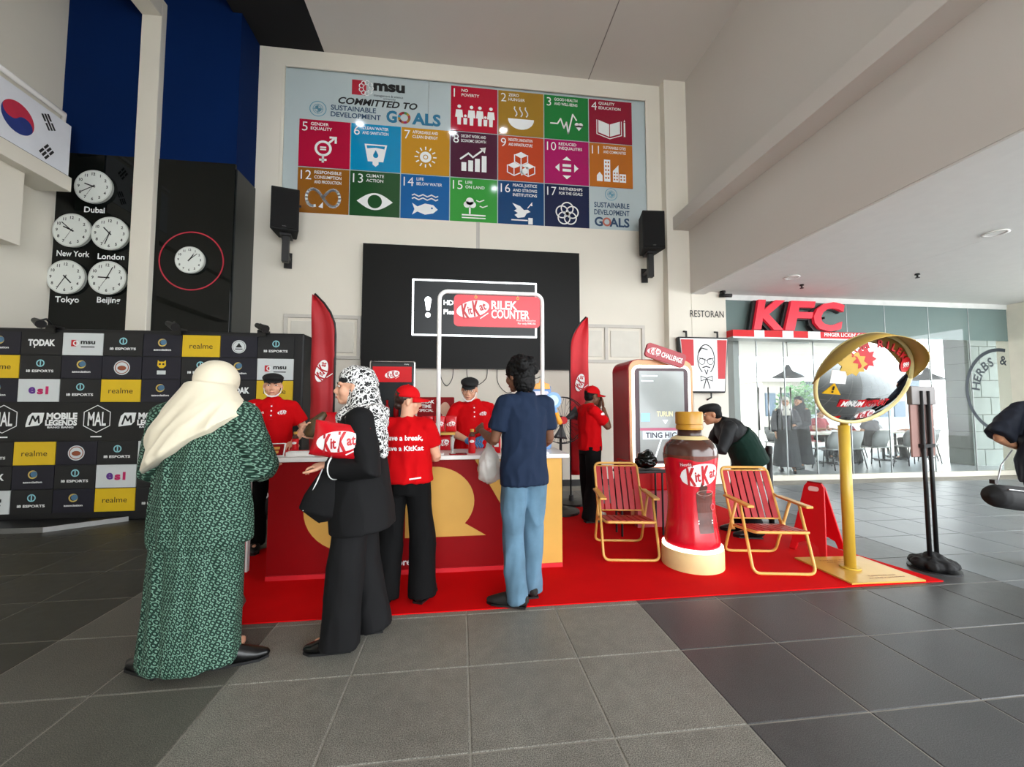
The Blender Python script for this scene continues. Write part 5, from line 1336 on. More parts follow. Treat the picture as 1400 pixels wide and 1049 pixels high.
def head_frame(J, yaw=0.0, pitch=0.0, roll=0.0):
    return Matrix.Translation(J['head']) @ Matrix.Rotation(yaw, 4, 'Z') @ Matrix.Rotation(-pitch, 4, 'X') @ Matrix.Rotation(roll, 4, 'Y') @ Matrix.Scale(J.get('hs', J['s']), 4)

def head_shapes(g, H):
    R = H.to_3x3()
    def e(c, r, n=18, m=12): g.ell(H @ V(c), r, n, m, R)
    e((0, -.014, .028), (.075, .094, .086), 24, 16); e((0, .022, -.038), (.060, .066, .070), 20, 14); e((0, .058, -.088), (.027, .026, .022))
    for s_ in (-1, 1):
        e((s_ * .038, .052, -.028), (.028, .03, .032)); e((s_ * .078, -.006, -.012), (.010, .019, .031)); e((s_ * .028, .074, .022), (.026, .014, .010)); e((s_ * .013, .094, -.037), (.009, .011, .008))
    g.tube([H @ V((0, .080, .012)), H @ V((0, .092, -.012)), H @ V((0, .103, -.032))], [.009, .0105, .013], 10, flat=False)
    e((0, .087, -.060), (.021, .009, .006)); e((0, .085, -.070), (.018, .009, .006))

def face_parts(H, body):
    R = H.to_3x3()
    for s_ in (-1, 1):
        G().ell(H @ V((s_ * .031, .079, .004)), (.0135, .008, .0062), 12, 8, R).build('eye', M_eye, body, smooth=True)
        G().ell(H @ V((s_ * .031, .0835, .004)), (.0066, .0045, .0062), 10, 8, R).build('iris', M_iris, body, smooth=True)
        G().tube([H @ V((s_ * .014, .0875, .02)), H @ V((s_ * .032, .0865, .0255)), H @ V((s_ * .05, .074, .019))], [.0035, .0042, .002], 6, flat=False).build('eyebrow', M_brow, body, smooth=True)
    G().tube([H @ V((-.022, .087, -.066)), H @ V((-.008, .0945, -.0625)), H @ V((0, .094, -.0645)), H @ V((.008, .0945, -.0625)), H @ V((.022, .087, -.066))], [.002, .0045, .0045, .0045, .002], 8, flat=False).build('lips', M_lip, body, smooth=True)

def limb(g, pts, rads, flat=False, n=14): g.tube(pts, rads, n, flat=flat)
def mids(a, b, k): return [a.lerp(b, i / k) for i in range(k + 1)]

def body_mesh(J, H, hands, voxel=.0058, legs=True, arms=True):
    g = G(); s = J['s']
    head_shapes(g, H)
    g.tube([J['neck'] - (J['neck'] - J['chest']) * .25, J['neck'], J['head'].lerp(J['neck'], .45), J['head'] - V((0, .01, .03)) * s], [.06 * s, .054 * s, .05 * s, .052 * s], 16, flat=False)
    sp = [J['pelvis'] - UP * .07 * s, J['pelvis'], J['waist'], J['chest'], J['chest'].lerp(J['neck'], .55), J['neck'] - UP * .015 * s]
    g.tube(sp, [(.12 * s, .085 * s), (.14 * s, .092 * s), (.125 * s, .085 * s), (.15 * s, .095 * s), (.125 * s, .075 * s), (.066 * s, .056 * s)], 24, side=(1, 0, 0), flat=False)
    for q in 'LR':
        sh, el, wr = J['sh' + q], J['el' + q], J['wr' + q]
        if arms:
            g.ell(sh, (.05 * s, .05 * s, .05 * s)); limb(g, [J['chest'].lerp(J['neck'], .4).lerp(sh, .5), sh], [.05 * s, .045 * s])
            limb(g, mids(sh, el, 3), [.047 * s, .047 * s, .044 * s, .038 * s]); limb(g, mids(el, wr, 4), [.038 * s, .041 * s, .038 * s, .031 * s, .0255 * s])
            hd = hands.get(q)
            if hd: hand(g, wr, hd[0], hd[1], hd[2], hd[3] if len(hd) > 3 else .35, s)
        if legs:
            hp, kn, an = J['hip' + q], J['knee' + q], J['ank' + q]
            limb(g, mids(hp, kn, 3), [.075 * s, .07 * s, .058 * s, .048 * s]); limb(g, mids(kn, an, 3), [.047 * s, .048 * s, .04 * s, .034 * s])
            g.ell(an + V((0, .06, -.04)) * s, (.038 * s, .10 * s, .035 * s))
    return fuse(g, voxel, 2)

def shirt(J, hem=.80, sleeve=.55, puff=1.0, voxel=.009, amp=.011, seed=1.0, collar=True, hemr=(.184, .128), sl_r=.07):
    g = G(); s = J['s']; k = puff
    dn = (J['pelvis'] - J['waist']).normalized()
    hemp = J['pelvis'] + dn * (.93 - hem) * s
    sp = [hemp, J['pelvis'], J['waist'], J['waist'].lerp(J['chest'], .5), J['chest'], J['chest'].lerp(J['neck'], .45), J['chest'].lerp(J['neck'], .8), J['neck'] + (J['neck'] - J['chest']).normalized() * .012 * s]
    g.tube(sp, [(hemr[0] * k * s, hemr[1] * k * s), (.186 * k * s, .13 * k * s), (.170 * k * s, .12 * k * s), (.170 * k * s, .122 * k * s), (.18 * k * s, .126 * k * s), (.168 * k * s, .108 * k * s), (.12 * s, .085 * s), (.068 * s, .066 * s)], 32, side=(1, 0, 0))
    for q in 'LR':
        sh, el, wr = J['sh' + q], J['el' + q], J['wr' + q]
        g.ell(sh - UP * .006, (.068 * s, .07 * s, .064 * s)); limb(g, [J['chest'].lerp(J['neck'], .55), sh], [.085 * s, .066 * s])
        if sleeve <= 1:
            e = sh.lerp(el, sleeve); g.tube([sh, sh.lerp(e, .5), e], [.064 * s, sl_r * s, (sl_r + .004) * s], 20)
        else:
            e = el.lerp(wr, sleeve - 1); g.tube([sh, sh.lerp(el, .5), el, el.lerp(e, .5), e], [.066 * s, .064 * s, .058 * s, .052 * s, .046 * s], 20, flat=True)
    if collar: g.tube([J['neck'] - UP * .02 * s, J['neck'] + UP * .02 * s + V((0, -.006, 0))], [(.077 * s, .072 * s), (.066 * s, .064 * s)], 24, side=(1, 0, 0))
    return fuse(g, voxel, 2, folds(amp, 9, 9, 4.5, seed))

def trousers(J, wide=1.0, hemz=.05, voxel=.009, amp=.012, seed=3.0, top=.0):
    g = G(); s = J['s']
    g.tube([J['pelvis'] - UP * .1 * s, J['pelvis'] - UP * .02 * s, J['pelvis'].lerp(J['waist'], .75)], [(.16 * s, .115 * s), (.168 * s, .122 * s), (.15 * s, .11 * s)], 28, side=(1, 0, 0))
    for q in 'LR':
        hp, kn, an = J['hip' + q], J['knee' + q], J['ank' + q]
        e = an + (an - kn).normalized() * (an.z - hemz)
        g.tube([hp + UP * .03 * s, hp.lerp(kn, .4), kn, kn.lerp(e, .5), e], [(.1 * s), .094 * s, .076 * s * wide, .074 * s * wide, .078 * s * wide], 22)
    return fuse(g, voxel, 2, folds(amp, 8, 8, 3, seed))

def shoe(t, an, d, m, s=1.0, heel=.0, name='shoe', L=.27, label=None):
    d = V(d); d.z = 0; d.normalize(); sd = V((-d.y, d.x, 0)); g = G()
    b = V((an.x, an.y, 0)) - d * .07 * s
    P = [b + UP * .04, b + d * .03 * s + UP * .05, b + d * .09 * s + UP * .055, b + d * .16 * s + UP * .04, b + d * .22 * s + UP * .03, b + d * L * s + UP * .024]
    g.tube(P, [(.03 * s, .035), (.038 * s, .05), (.04 * s, .05), (.046 * s, .04), (.044 * s, .028), (.022 * s, .018)], 16, side=sd, flat=False)
    o = link(name, fuse(g, .007, 2, None, .002), m, t)
    if label: o['label'] = label
    so = G().prism([(-.07 * s, -.035 * s), (0, -.04 * s), (.1 * s, -.045 * s), (.16 * s, -.045 * s), (.205 * s, -.015 * s), (.205 * s, .015 * s), (.16 * s, .045 * s), (.1 * s, .045 * s), (0, .04 * s), (-.07 * s, .035 * s)], 0, .014, frame(V((an.x, an.y, 0)), d, sd)).build('sole', M_black, o)
    return o

def bvh_of(me): return BVHTree.FromPolygons([tuple(v.co) for v in me.vertices], [tuple(p.vertices) for p in me.polygons])
def decal(d, name, m, parent, me, org, xa, ya, off=.003):
    """lay a drawing on a garment by casting along the drawing's normal"""
    B_ = bvh_of(me); xa, ya = V(xa).normalized(), V(ya).normalized(); n = xa.cross(ya); org = V(org)
    def f(x, y):
        p = org + xa * x + ya * y + n * .4; hit = B_.ray_cast(p, -n, .8)
        return (hit[0] + n * off) if hit[0] is not None else org + xa * x + ya * y
    return tag(d.build(name, m, parent, fn=f), kind='stuff')

def ball_cap(t, H, m, tilt=0.0, s=1.0):
    g = G(); vs = []; fs = []; n, mm = 32, 10
    for i in range(mm + 1):
        a = radians(100) * i / mm
        for j in range(n):
            b = 2 * pi * j / n; vs.append(H @ V((.087 * sin(a) * cos(b), .104 * sin(a) * sin(b) - .01, 0.045 + .092 * cos(a) * (1 if a < pi / 2 else .9))))
    for i in range(mm):
        for j in range(n): fs.append((i * n + j, (i + 1) * n + j, (i + 1) * n + (j + 1) % n, i * n + (j + 1) % n))
    o = g.add(vs, fs).build('cap', m, t, smooth=True); md = o.modifiers.new('s', 'SOLIDIFY'); md.thickness = .004
    vs = []; fs = []
    for i in range(13):
        b = radians(22) + radians(136) * i / 12
        for k in range(4):
            q = k / 3; r = 1 + q * .85 * sin((b - radians(22)) / radians(136) * pi) ** .6
            vs.append(H @ V((.088 * cos(b) * (1 + .05 * q), .104 * sin(b) * r - .01, .035 - .012 * q - .035 * abs(cos(b)) * q)))
    for i in range(12):
        for k in range(3): fs.append((i * 4 + k, i * 4 + k + 1, i * 4 + k + 5, i * 4 + k + 4))
    b_ = G().add(vs, fs).build('brim', m, o, smooth=True); b_.modifiers.new('s', 'SOLIDIFY').thickness = .005
    G().ell(H @ V((0, -.01, .138)), (.008, .008, .005), 10, 6).build('button', m, o, smooth=True)
    return o
def flat_cap(t, H, m):
    g = G(); R = H.to_3x3()
    g.ell(H @ V((0, .008, .076)), (.094, .118, .05), 24, 14, R); g.ell(H @ V((0, -.02, .055)), (.088, .1, .05), 24, 14, R)
    o = link('cap', fuse(g, .007, 2), m, t)
    vs = []; fs = []
    for i in range(11):
        b = radians(35) + radians(110) * i / 10
        for k in range(3):
            q = k / 2; vs.append(H @ V((.084 * cos(b), (.098 + .04 * q) * sin(b), .052 - .02 * q)))
    for i in range(10):
        for k in range(2): fs.append((i * 3 + k, i * 3 + k + 1, i * 3 + k + 4, i * 3 + k + 3))
    G().add(vs, fs).build('brim', m, o, smooth=True).modifiers.new('s', 'SOLIDIFY').thickness = .006
    return o
def hair_cap(t, H, m, grow=1.0, low=.0, amp=.004, extra=None, vox=.007):
    g = G(); R = H.to_3x3()
    g.ell(H @ V((0, -.026, .040)), (.080 * grow, .092 * grow, .084 * grow), 24, 16, R); g.ell(H @ V((0, -.05, -.01 - low)), (.070 * grow, .062 * grow, .07 + low), 20, 14, R)
    if extra: extra(g, H, R)
    return link('hair', fuse(g, vox, 1, folds(amp, 40, 40, 40, 2)), m, t)

def person(label, loc, rz, h, skin, J, hands, face=True, yaw=0.0, pitch=0.0, roll=0.0, voxel=.0058, legs=True, group=None):
    t = thing('person', label, 'person', (loc[0], loc[1], loc[2] if len(loc) > 2 else 0.0), rz, group)
    H = head_frame(J, yaw, pitch, roll)
    b = link('body', body_mesh(J, H, hands, voxel, legs), SKIN[skin], t)
    if face: face_parts(H, b)
    return t, H, b

# --- 1. woman in green patterned dress, cream headscarf, back to us
def dress_mat():
    m = bpy.data.materials.new('green_scale_print'); m.use_nodes = True
    N = m.node_tree.nodes; L = m.node_tree.links; b = N['Principled BSDF']
    tc = N.new('ShaderNodeTexCoord'); sx = N.new('ShaderNodeSeparateXYZ'); L.new(tc.outputs['Object'], sx.inputs[0])
    def mth(op, a, bb=None):
        n = N.new('ShaderNodeMath'); n.operation = op
        for i, q in enumerate((a, bb)):
            if q is None: continue
            if isinstance(q, (int, float)): n.inputs[i].default_value = q
            else: L.new(q, n.inputs[i])
        return n.outputs[0]
    at = mth('ARCTAN2', sx.outputs[0], mth('SUBTRACT', 0.0, sx.outputs[1]))
    u_ = mth('MULTIPLY', at, 8.5); v_ = mth('MULTIPLY', sx.outputs[2], 36.0)
    sk = mth('ADD', u_, mth('MULTIPLY', v_, 0.5))
    cb = N.new('ShaderNodeCombineXYZ'); L.new(sk, cb.inputs[0]); L.new(v_, cb.inputs[1])
    vo = N.new('ShaderNodeTexVoronoi'); vo.voronoi_dimensions = '2D'; vo.inputs['Randomness'].default_value = 0.12; vo.inputs['Scale'].default_value = 1.0
    L.new(cb.outputs[0], vo.inputs['Vector'])
    w_ = mth('SINE', mth('MULTIPLY', vo.outputs['Distance'], 14.0)); nz = N.new('ShaderNodeTexNoise'); nz.inputs['Scale'].default_value = 60; L.new(tc.outputs['Object'], nz.inputs['Vector'])
    w2 = mth('ADD', w_, mth('MULTIPLY', mth('SUBTRACT', nz.outputs['Fac'], .5), 1.2))
    cr = N.new('ShaderNodeValToRGB'); e = cr.color_ramp.elements; e[0].position = .40; e[0].color = lin('#08241b'); e[1].position = .95; e[1].color = lin('#719180')
    e2 = cr.color_ramp.elements.new(.72); e2.color = lin('#1a4234')
    L.new(mth('ADD', mth('MULTIPLY', w2, .5), .5), cr.inputs[0]); L.new(cr.outputs[0], b.inputs['Base Color']); b.inputs['Roughness'].default_value = .75; b.inputs['Specular IOR Level'].default_value = .3
    return m
M_dress = dress_mat()
M_cream = mat('cream_chiffon', '#d8ceb6', .75, var=.03, scale=5, bump=.06, bscale=200, sheen=.15)
J = joints(1.62, head=(.03, .05, 1.50), neck=(.02, .0, 1.37), chest=(.01, 0, 1.19), waist=(.0, 0, 1.0), shL=(-.17, -.02, 1.32), shR=(.185, 0, 1.32), elR=(.25, .06, 1.05), wrR=(.16, .30, 1.02), elL=(-.23, .0, 1.06), wrL=(-.12, .26, 1.0), ankL=(-.19, -.04, .1), ankR=(.15, .02, .1), kneeL=(-.13, .0, .46), kneeR=(.1, .02, .46))
t, H, b = person('woman in cream headscarf and green patterned dress seen from behind', (-1.385, 2.44), radians(-4), 1.62, 'light', J, {'R': ((-.3, 1, .1), (0, 0, -1), -1), 'L': ((.3, 1, .1), (0, 0, -1), 1)}, face=False)
g = G()
g.tube([(-.03, .0, .045), (-.03, .0, .12), (-.02, .0, .40), (-.01, .0, .70), (-.005, 0, .92), (0, 0, 1.02)], [(.245, .15), (.24, .15), (.225, .15), (.215, .15), (.19, .14), (.16, .12)], 40, side=(1, 0, 0))
sk = link('skirt', fuse(g, .009, 2, folds(.014, 11, 8, 1.0, 4)), M_dress, t)
g = G()
g.tube([(.0, .005, .66), (.0, 0, .78), (.0, 0, .95), (.005, 0, 1.1), (.01, 0, 1.22), (.015, 0, 1.33), (.02, 0, 1.39)], [(.25, .165), (.248, .165), (.235, .16), (.215, .15), (.205, .14), (.16, .11), (.08, .07)], 40, side=(1, 0, 0))
for q in 'LR':
    sh, el, wr = J['sh' + q], J['el' + q], J['wr' + q]
    g.ell(sh, (.09, .09, .085)); g.tube([sh, sh.lerp(el, .5), el, el.lerp(wr, .45), el.lerp(wr, .88)], [.088, .092, .095, .085, .06], 20)
link('tunic', fuse(g, .009, 2, folds(.014, 9, 7, 2.0, 8)), M_dress, t)
g = G(); R = H.to_3x3()
g.ell(H @ V((0, -.02, .03)), (.108, .13, .118), 24, 16, R)
g.tube([(.03, -.02, 1.50), (.03, -.035, 1.38), (.03, -.045, 1.26), (.03, -.05, 1.12), (.02, -.05, 1.0), (.02, -.05, .86)], [(.108, .12), (.185, .145), (.25, .17), (.265, .18), (.26, .18), (.26, .18)], 36, side=(1, 0, 0))
me = fuse(g, .008, 2)
bm_ = bmesh.new(); bm_.from_mesh(me)
pl = V((0.62, 0.05, -1.0)).normalized()
rr = bmesh.ops.bisect_plane(bm_, geom=bm_.verts[:] + bm_.edges[:] + bm_.faces[:], plane_co=V((-.19, -.1, 1.075)), plane_no=pl, clear_outer=True)
bmesh.ops.holes_fill(bm_, edges=[e for e in bm_.edges if e.is_boundary], sides=0)
bm_.to_mesh(me); bm_.free()
n_ = len(me.vertices); co = np.empty(n_ * 3); me.vertices.foreach_get('co', co); co = co.reshape(-1, 3); no = np.empty(n_ * 3); me.vertices.foreach_get('normal', no); no = no.reshape(-1, 3)
f1 = folds(1.0, 11, 5, 1.6, 6)
amp_ = np.clip((1.50 - co[:, 2]) / .35, .06, 1.0) * .034
sk_ = np.array([f1(V((p[0] * .83 + (1.5 - p[2]) * .55, p[1], -p[0] * .55 + p[2] * .83))) for p in co])
co += no * (sk_ * amp_)[:, None]; me.vertices.foreach_set('co', co.ravel()); me.polygons.foreach_set('use_smooth', [True] * len(me.polygons)); me.update()
link('headscarf', me, M_cream, t)
for an, d in ((J['ankL'], (-.8, .35, 0)), (J['ankR'], (.9, .35, 0))):
    sh_ = shoe(t, an, d, M_shoe, .95); dd = V(d).normalized(); hb = V((an.x, an.y, 0)) - dd * .045
    G().tube([hb + UP * .05, hb], [.018, .009], 8).build('heel', M_shoe, sh_)

# --- 2. left server, black flat cap, red polo, facing us
def placket(t, me, J, w=.012):
    o = V((0, 0, J['chest'].z + .06))
    d = D().rect(0, 0, .03, .16); decal(d, 'placket', mat('polo_shade', '#b00a13', .8), t, me, o, (-1, 0, 0), (0, 0, 1), .002)
    d = D()
    for k in range(3): d.circle(0, .05 - .045 * k, .007, 10)
    decal(d, 'button', M_lw, t, me, o, (-1, 0, 0), (0, 0, 1), .005)
def chest_logo(t, me, J, sgn=1):
    s = J['s']
    dw, dr = D(), D(); brand(dw, dr, 0, 0, .075)
    o = V((-.09 * sgn, 0, J['chest'].z + .05))
    decal(dw, 'chest_badge', M_lw, t, me, o, (-1, 0, 0), (0, 0, 1), .003); decal(dr, 'chest_badge_letters', M_lr, t, me, o, (-1, 0, 0), (0, 0, 1), .0045)
def chin_guard(t, H):
    pts = [H @ V(p) for p in ((-.078, .0, -.02), (-.066, .05, -.07), (-.035, .088, -.098), (0, .098, -.104), (.035, .088, -.098), (.066, .05, -.07), (.078, .0, -.02))]
    G().tube(pts, [.004, .005, .007, .008, .007, .005, .004], 8, flat=False).build('chin_guard', M_lw, t, smooth=True)
J = joints(1.70, elL=(-.285, -.02, 1.15), wrL=(-.20, .24, 1.04), elR=(.285, -.02, 1.15), wrR=(.12, .27, 1.05))
t, H, b = person('server in red polo and black flat cap at the left end of the counter', (-1.85, 4.32, .008), radians(199), 1.70, 'light', J, {'L': ((.3, 1, -.2), (0, 0, -1), 1), 'R': ((-.3, 1, -.1), (0, 0, -1), -1)}, pitch=radians(3))
me = shirt(J, sleeve=.72, puff=1.06, seed=2); link('polo_shirt', me, M_polo, t); placket(t, me, J); chest_logo(t, me, J)
decal(D().text('break', 0, 0, .022, .06, bold=.02), 'chest_print', M_lw, t, me, (.09, 0, J['chest'].z + .05), (-1, 0, 0), (0, 0, 1))
link('trousers', trousers(J), M_trou, t); hair_cap(t, H, M_hair, .98); flat_cap(t, H, M_blackm); chin_guard(t, H)
for q in 'LR': shoe(t, J['ank' + q], (0, 1, 0), M_shoe)
g = G(); wr = J['wrR']; dd = V((-.3, 1, -.1)).normalized(); g.tube([wr - dd * .03, wr + dd * .02], [.034, .03], 14); hand(g, wr, dd, (0, 0, -1), -1, .35, 1.12); link('glove', fuse(g, .006, 1), M_glove, t)

# --- 3. woman in black suit and patterned headscarf, side view facing left
def scarf_mat():
    m = bpy.data.materials.new('monochrome_print'); m.use_nodes = True
    N = m.node_tree.nodes; L = m.node_tree.links; b = N['Principled BSDF']; tc = N.new('ShaderNodeTexCoord')
    nz = N.new('ShaderNodeTexNoise'); nz.inputs['Scale'].default_value = 9; L.new(tc.outputs['Object'], nz.inputs['Vector'])
    mx = N.new('ShaderNodeVectorMath'); mx.operation = 'MULTIPLY_ADD'; mx.inputs[1].default_value = (.07, .07, .07); L.new(nz.outputs['Color'], mx.inputs[0]); L.new(tc.outputs['Object'], mx.inputs[2])
    vo = N.new('ShaderNodeTexVoronoi'); vo.feature = 'DISTANCE_TO_EDGE'; vo.inputs['Scale'].default_value = 30; L.new(mx.outputs[0], vo.inputs['Vector'])
    wv = N.new('ShaderNodeTexWave'); wv.inputs['Scale'].default_value = 16; wv.inputs['Distortion'].default_value = 9; wv.inputs['Detail Scale'].default_value = 3; wv.bands_direction = 'DIAGONAL'; L.new(tc.outputs['Object'], wv.inputs['Vector'])
    a = N.new('ShaderNodeMath'); a.operation = 'LESS_THAN'; a.inputs[1].default_value = .055; L.new(vo.outputs['Distance'], a.inputs[0])
    c = N.new('ShaderNodeMath'); c.operation = 'GREATER_THAN'; c.inputs[1].default_value = .70; L.new(wv.outputs['Fac'], c.inputs[0])
    o = N.new('ShaderNodeMath'); o.operation = 'MAXIMUM'; L.new(a.outputs[0], o.inputs[0]); L.new(c.outputs[0], o.inputs[1])
    cr = N.new('ShaderNodeValToRGB'); cr.color_ramp.elements[0].color = lin('#0c0c0e'); cr.color_ramp.elements[1].color = lin('#e2e2e0'); L.new(o.outputs[0], cr.inputs[0])
    L.new(cr.outputs[0], b.inputs['Base Color']); b.inputs['Roughness'].default_value = .7
    return m
M_scarf = scarf_mat()
M_suit = mat('black_suit', '#0b0b0d', .8, var=.08, bump=.08, bscale=260, spec=.25)
J = joints(1.62, head=(0, .06, 1.50), neck=(0, .0, 1.375), shL=(-.16, -.05, 1.31), elL=(-.25, -.13, 1.04), wrL=(-.18, .12, 1.05), elR=(.20, .08, 1.05), wrR=(.08, .26, 1.20), ankL=(-.10, .06, .085), ankR=(.10, -.06, .085), kneeL=(-.10, .04, .46))
t, H, b = person('woman in black suit with black and white headscarf holding a red pouch', (-.60, 2.60), radians(84), 1.62, 'light', J, {'L': ((.25, 1, .0), (.2, 0, -1), 1, .6), 'R': ((-.25, .8, .6), (-.6, 0, -.3), -1, .5)}, yaw=radians(20))
g = G()
g.tube([(0, -.02, .66), (0, -.01, .78), (0, 0, .95), (0, .005, 1.1), (0, 0, 1.22), (0, -.01, 1.32), (0, -.01, 1.375)], [(.21, .19), (.205, .185), (.19, .165), (.18, .15), (.185, .145), (.15, .11), (.075, .07)], 36, side=(1, 0, 0))
for q in 'LR':
    sh, el, wr = J['sh' + q], J['el' + q], J['wr' + q]
    g.ell(sh, (.08, .08, .075)); g.tube([sh, sh.lerp(el, .5), el, el.lerp(wr, .5), el.lerp(wr, .9)], [.078, .076, .075, .07, .066], 20)
link('jacket', fuse(g, .009, 2, folds(.007, 6, 6, 2.5, 11)), M_suit, t)
wrl, ell_ = J['wrL'], J['elL']; p = ell_.lerp(wrl, .78); dd = (wrl - ell_).normalized()
G().tube([p, p + dd * .006], .0745, 24).build('cuff_piping', M_lw, t, smooth=True)
link('trousers', trousers(J, 1.42, .03, seed=6, amp=.008), M_suit, t)
g = G(); R = H.to_3x3()
g.ell(H @ V((0, -.062, .03)), (.094, .092, .1), 24, 16, R); g.ell(H @ V((0, -.022, .062)), (.088, .102, .074), 24, 16, R)
g.tube([H @ V((0, -.068, -.02)), (0, -.02, 1.375), (0, -.02, 1.33), (0, -.06, 1.24)], [(.092, .085), (.1, .1), (.155, .14), (.14, .10)], 28, side=(1, 0, 0), flat=False)
g.tube([(-.04, .03, 1.355), (-.03, .075, 1.31), (-.05, .07, 1.23)], [.06, .065, .045], 14, flat=False)
g.tube([(-.06, -.10, 1.36), (-.1, -.15, 1.22), (-.1, -.165, 1.1)], [(.08, .04), (.09, .03), (.03, .02)], 16, side=(1, 0, 0), flat=False)
me = fuse(g, .008, 2, folds(.012, 10, 10, 6, 9))
link('headscarf', me, M_scarf, t); G().ell(H @ V((0, .026, .043)), (.072, .056, .036), 20, 14, R).build('inner_cap', M_blackm, t, smooth=True)
M_pat = mat('patent_black', '#070708', .12, var=.05)
for q in 'LR':
    sh_ = shoe(t, J['ank' + q], (-.12, 1, 0), M_pat, .95); an = J['ank' + q]
    if q == 'L': G().ell(V((an.x - .0, an.y + .06, .062)), (.036, .06, .022), 16, 10).build('sock', M_lw, t, smooth=True)
# her pouch, folded wrapper and handbag
p_ = pouch(-.67, 2.35, 1.10, .29, .19, radians(4), 'red snack pouch clasped under the arm of the woman in black', group='red snack pouches', rx=(0, radians(10)))
o = tag(G().tube([(-.93, 2.66, 1.21), (-.89, 2.67, 1.28), (-.84, 2.68, 1.34)], [(.035, .012), (.04, .014), (.02, .01)], 10, side=(1, 0, 0), flat=False).build('snack_wrapper', mat('wrapper_brown', '#4d3a22', .35, var=.3, scale=30), smooth=True), 'crumpled brown wrapper raised in the far hand of the woman in black', 'wrapper')
t2 = thing('handbag', 'black shoulder bag hanging in front of the woman in black', 'bag', (-.76, 2.48, .80))
g = G(); g.tube([(-.02, 0, -.02), (0, 0, .06), (.04, 0, .24)], [(.13, .05), (.12, .05), (.05, .03)], 20, side=(1, 0, 0), flat=False); link('pouch', fuse(g, .008, 2), M_suit, t2)
G().tube([(-.11, -.03, 0), (-.04, -.03, .16), (.0, -.02, .27)], .0035, 6).build('piping', M_lw, t2); G().tube([(.03, .0, .24), (.05, .02, .32), (.02, .06, .24)], .008, 8).build('strap', M_black, t2, smooth=True)

# --- 4. server in red cap, back to us, in front of the counter
J = joints(1.52, elR=(.215, .03, 1.0), wrR=(.12, .2, .98), elL=(-.215, .03, 1.0), wrL=(-.12, .2, .98), ankL=(-.125, -.06, .085), ankR=(.13, -.03, .085), kneeL=(-.11, .0, .43), kneeR=(.12, .02, .43))
t, H, b = person('girl in red cap and red shirt with white back print at the counter', (-.39, 3.10, .008), radians(-6), 1.52, 'light', J, {'R': ((-.3, 1, .1), (0, 0, -1), -1), 'L': ((.3, 1, .1), (0, 0, -1), 1)}, yaw=radians(-72), pitch=radians(4))
me = shirt(J, hem=.93, sleeve=.62, puff=1.16, seed=5, collar=False); link('tee_shirt', me, M_polo, t)
decal(D().text('Have a break,', 0, .035, .036, .3, bold=.025, shear=.0).text('Have a KitKat', 0, -.035, .036, .3, bold=.025), 'back_print', M_lw, t, me, (.0, 0, J['chest'].z - .02), (1, 0, 0), (0, 0, 1), .003)
link('trousers', trousers(J, 1.38, .03, seed=7, amp=.008), M_trou, t); G().tube([(.05, -.13, .865), (.13, -.115, .875)], .006, 6).build('waist_tag', M_lw, t)
hair_cap(t, H, M_hairb, .98, -.02, extra=lambda g, H, R: (g.ell(H @ V((0, -.075, -.035)), (.045, .035, .04), 16, 12, R)))
ball_cap(t, H, mat('red_cap', '#c80811', .75, var=.04, spec=.15))
for q in 'LR': shoe(t, J['ank' + q], (-.08 if q == 'L' else .3, 1, 0), M_shoe)

# --- 5. middle server behind the counter, head bowed, blue gloves
J = joints(1.68, head=(.045, .06, 1.555), elL=(-.29, .0, 1.16), wrL=(-.10, .24, 1.08), elR=(.285, .02, 1.14), wrR=(.06, .28, 1.04))
t, H, b = person('server in red polo bowing over the counter in blue gloves', (.13, 4.30, .008), radians(184), 1.68, 'light', J, {'L': ((.6, .8, -.1), (0, 0, -1), 1), 'R': ((-.6, .8, -.1), (0, 0, -1), -1)}, yaw=radians(-14), pitch=radians(16), roll=radians(-5))
me = shirt(J, sleeve=.78, puff=1.07, seed=9); link('polo_shirt', me, M_polo, t); placket(t, me, J); chest_logo(t, me, J)
link('trousers', trousers(J), M_trou, t); hair_cap(t, H, M_hair, .97); flat_cap(t, H, M_blackm); chin_guard(t, H)
for q, sg in (('L', 1), ('R', -1)):
    shoe(t, J['ank' + q], (0, 1, 0), M_shoe); g = G(); wr = J['wr' + q]; dd = V((.6 * sg, .8, -.1)).normalized(); g.tube([wr - dd * .04, wr + dd * .02], [.034, .03], 14); hand(g, wr, dd, (0, 0, -1), sg, .35, 1.12); link('glove', fuse(g, .006, 1), M_glove, t)
# glasses
for sx in (-1, 1): G().tube([H @ V((sx * .031 + .022 * cos(a), .096 - .012 * abs(cos(a)) , .002 + .018 * sin(a))) for a in [2 * pi * k / 16 for k in range(17)]], .0015, 5).build('spectacle_rim', M_black, t)

# --- 6. man in navy polo and jeans, back to us
M_navy = mat('navy_polo', '#19263c', .85, var=.07, scale=4, bump=.12, bscale=300, spec=.2)
M_jean = mat('blue_denim', '#557489', .9, var=.25, scale=5, bump=.2, bscale=350)
J = joints(1.72, head=(-.035, .03, 1.60), elL=(-.255, .04, 1.14), wrL=(-.215, .29, 1.19), elR=(.25, .02, 1.13), wrR=(.19, .22, 1.02), ankL=(-.09, -.03, .085), ankR=(.105, .07, .085), kneeL=(-.105, .02, .48), kneeR=(.11, .05, .48))
J['hs'] = J['s']; J['s'] *= .9
for k_, v_ in dict(shL=(-.165, -.015, 1.40), shR=(.165, -.015, 1.40), hipL=(-.08, 0, .9), hipR=(.08, 0, .9), kneeL=(-.09, .02, .48), kneeR=(.095, .05, .48), ankL=(-.085, -.03, .085), ankR=(.095, .07, .085), elL=(-.225, .04, 1.13), elR=(.225, .02, 1.13)).items(): J[k_] = V(v_)
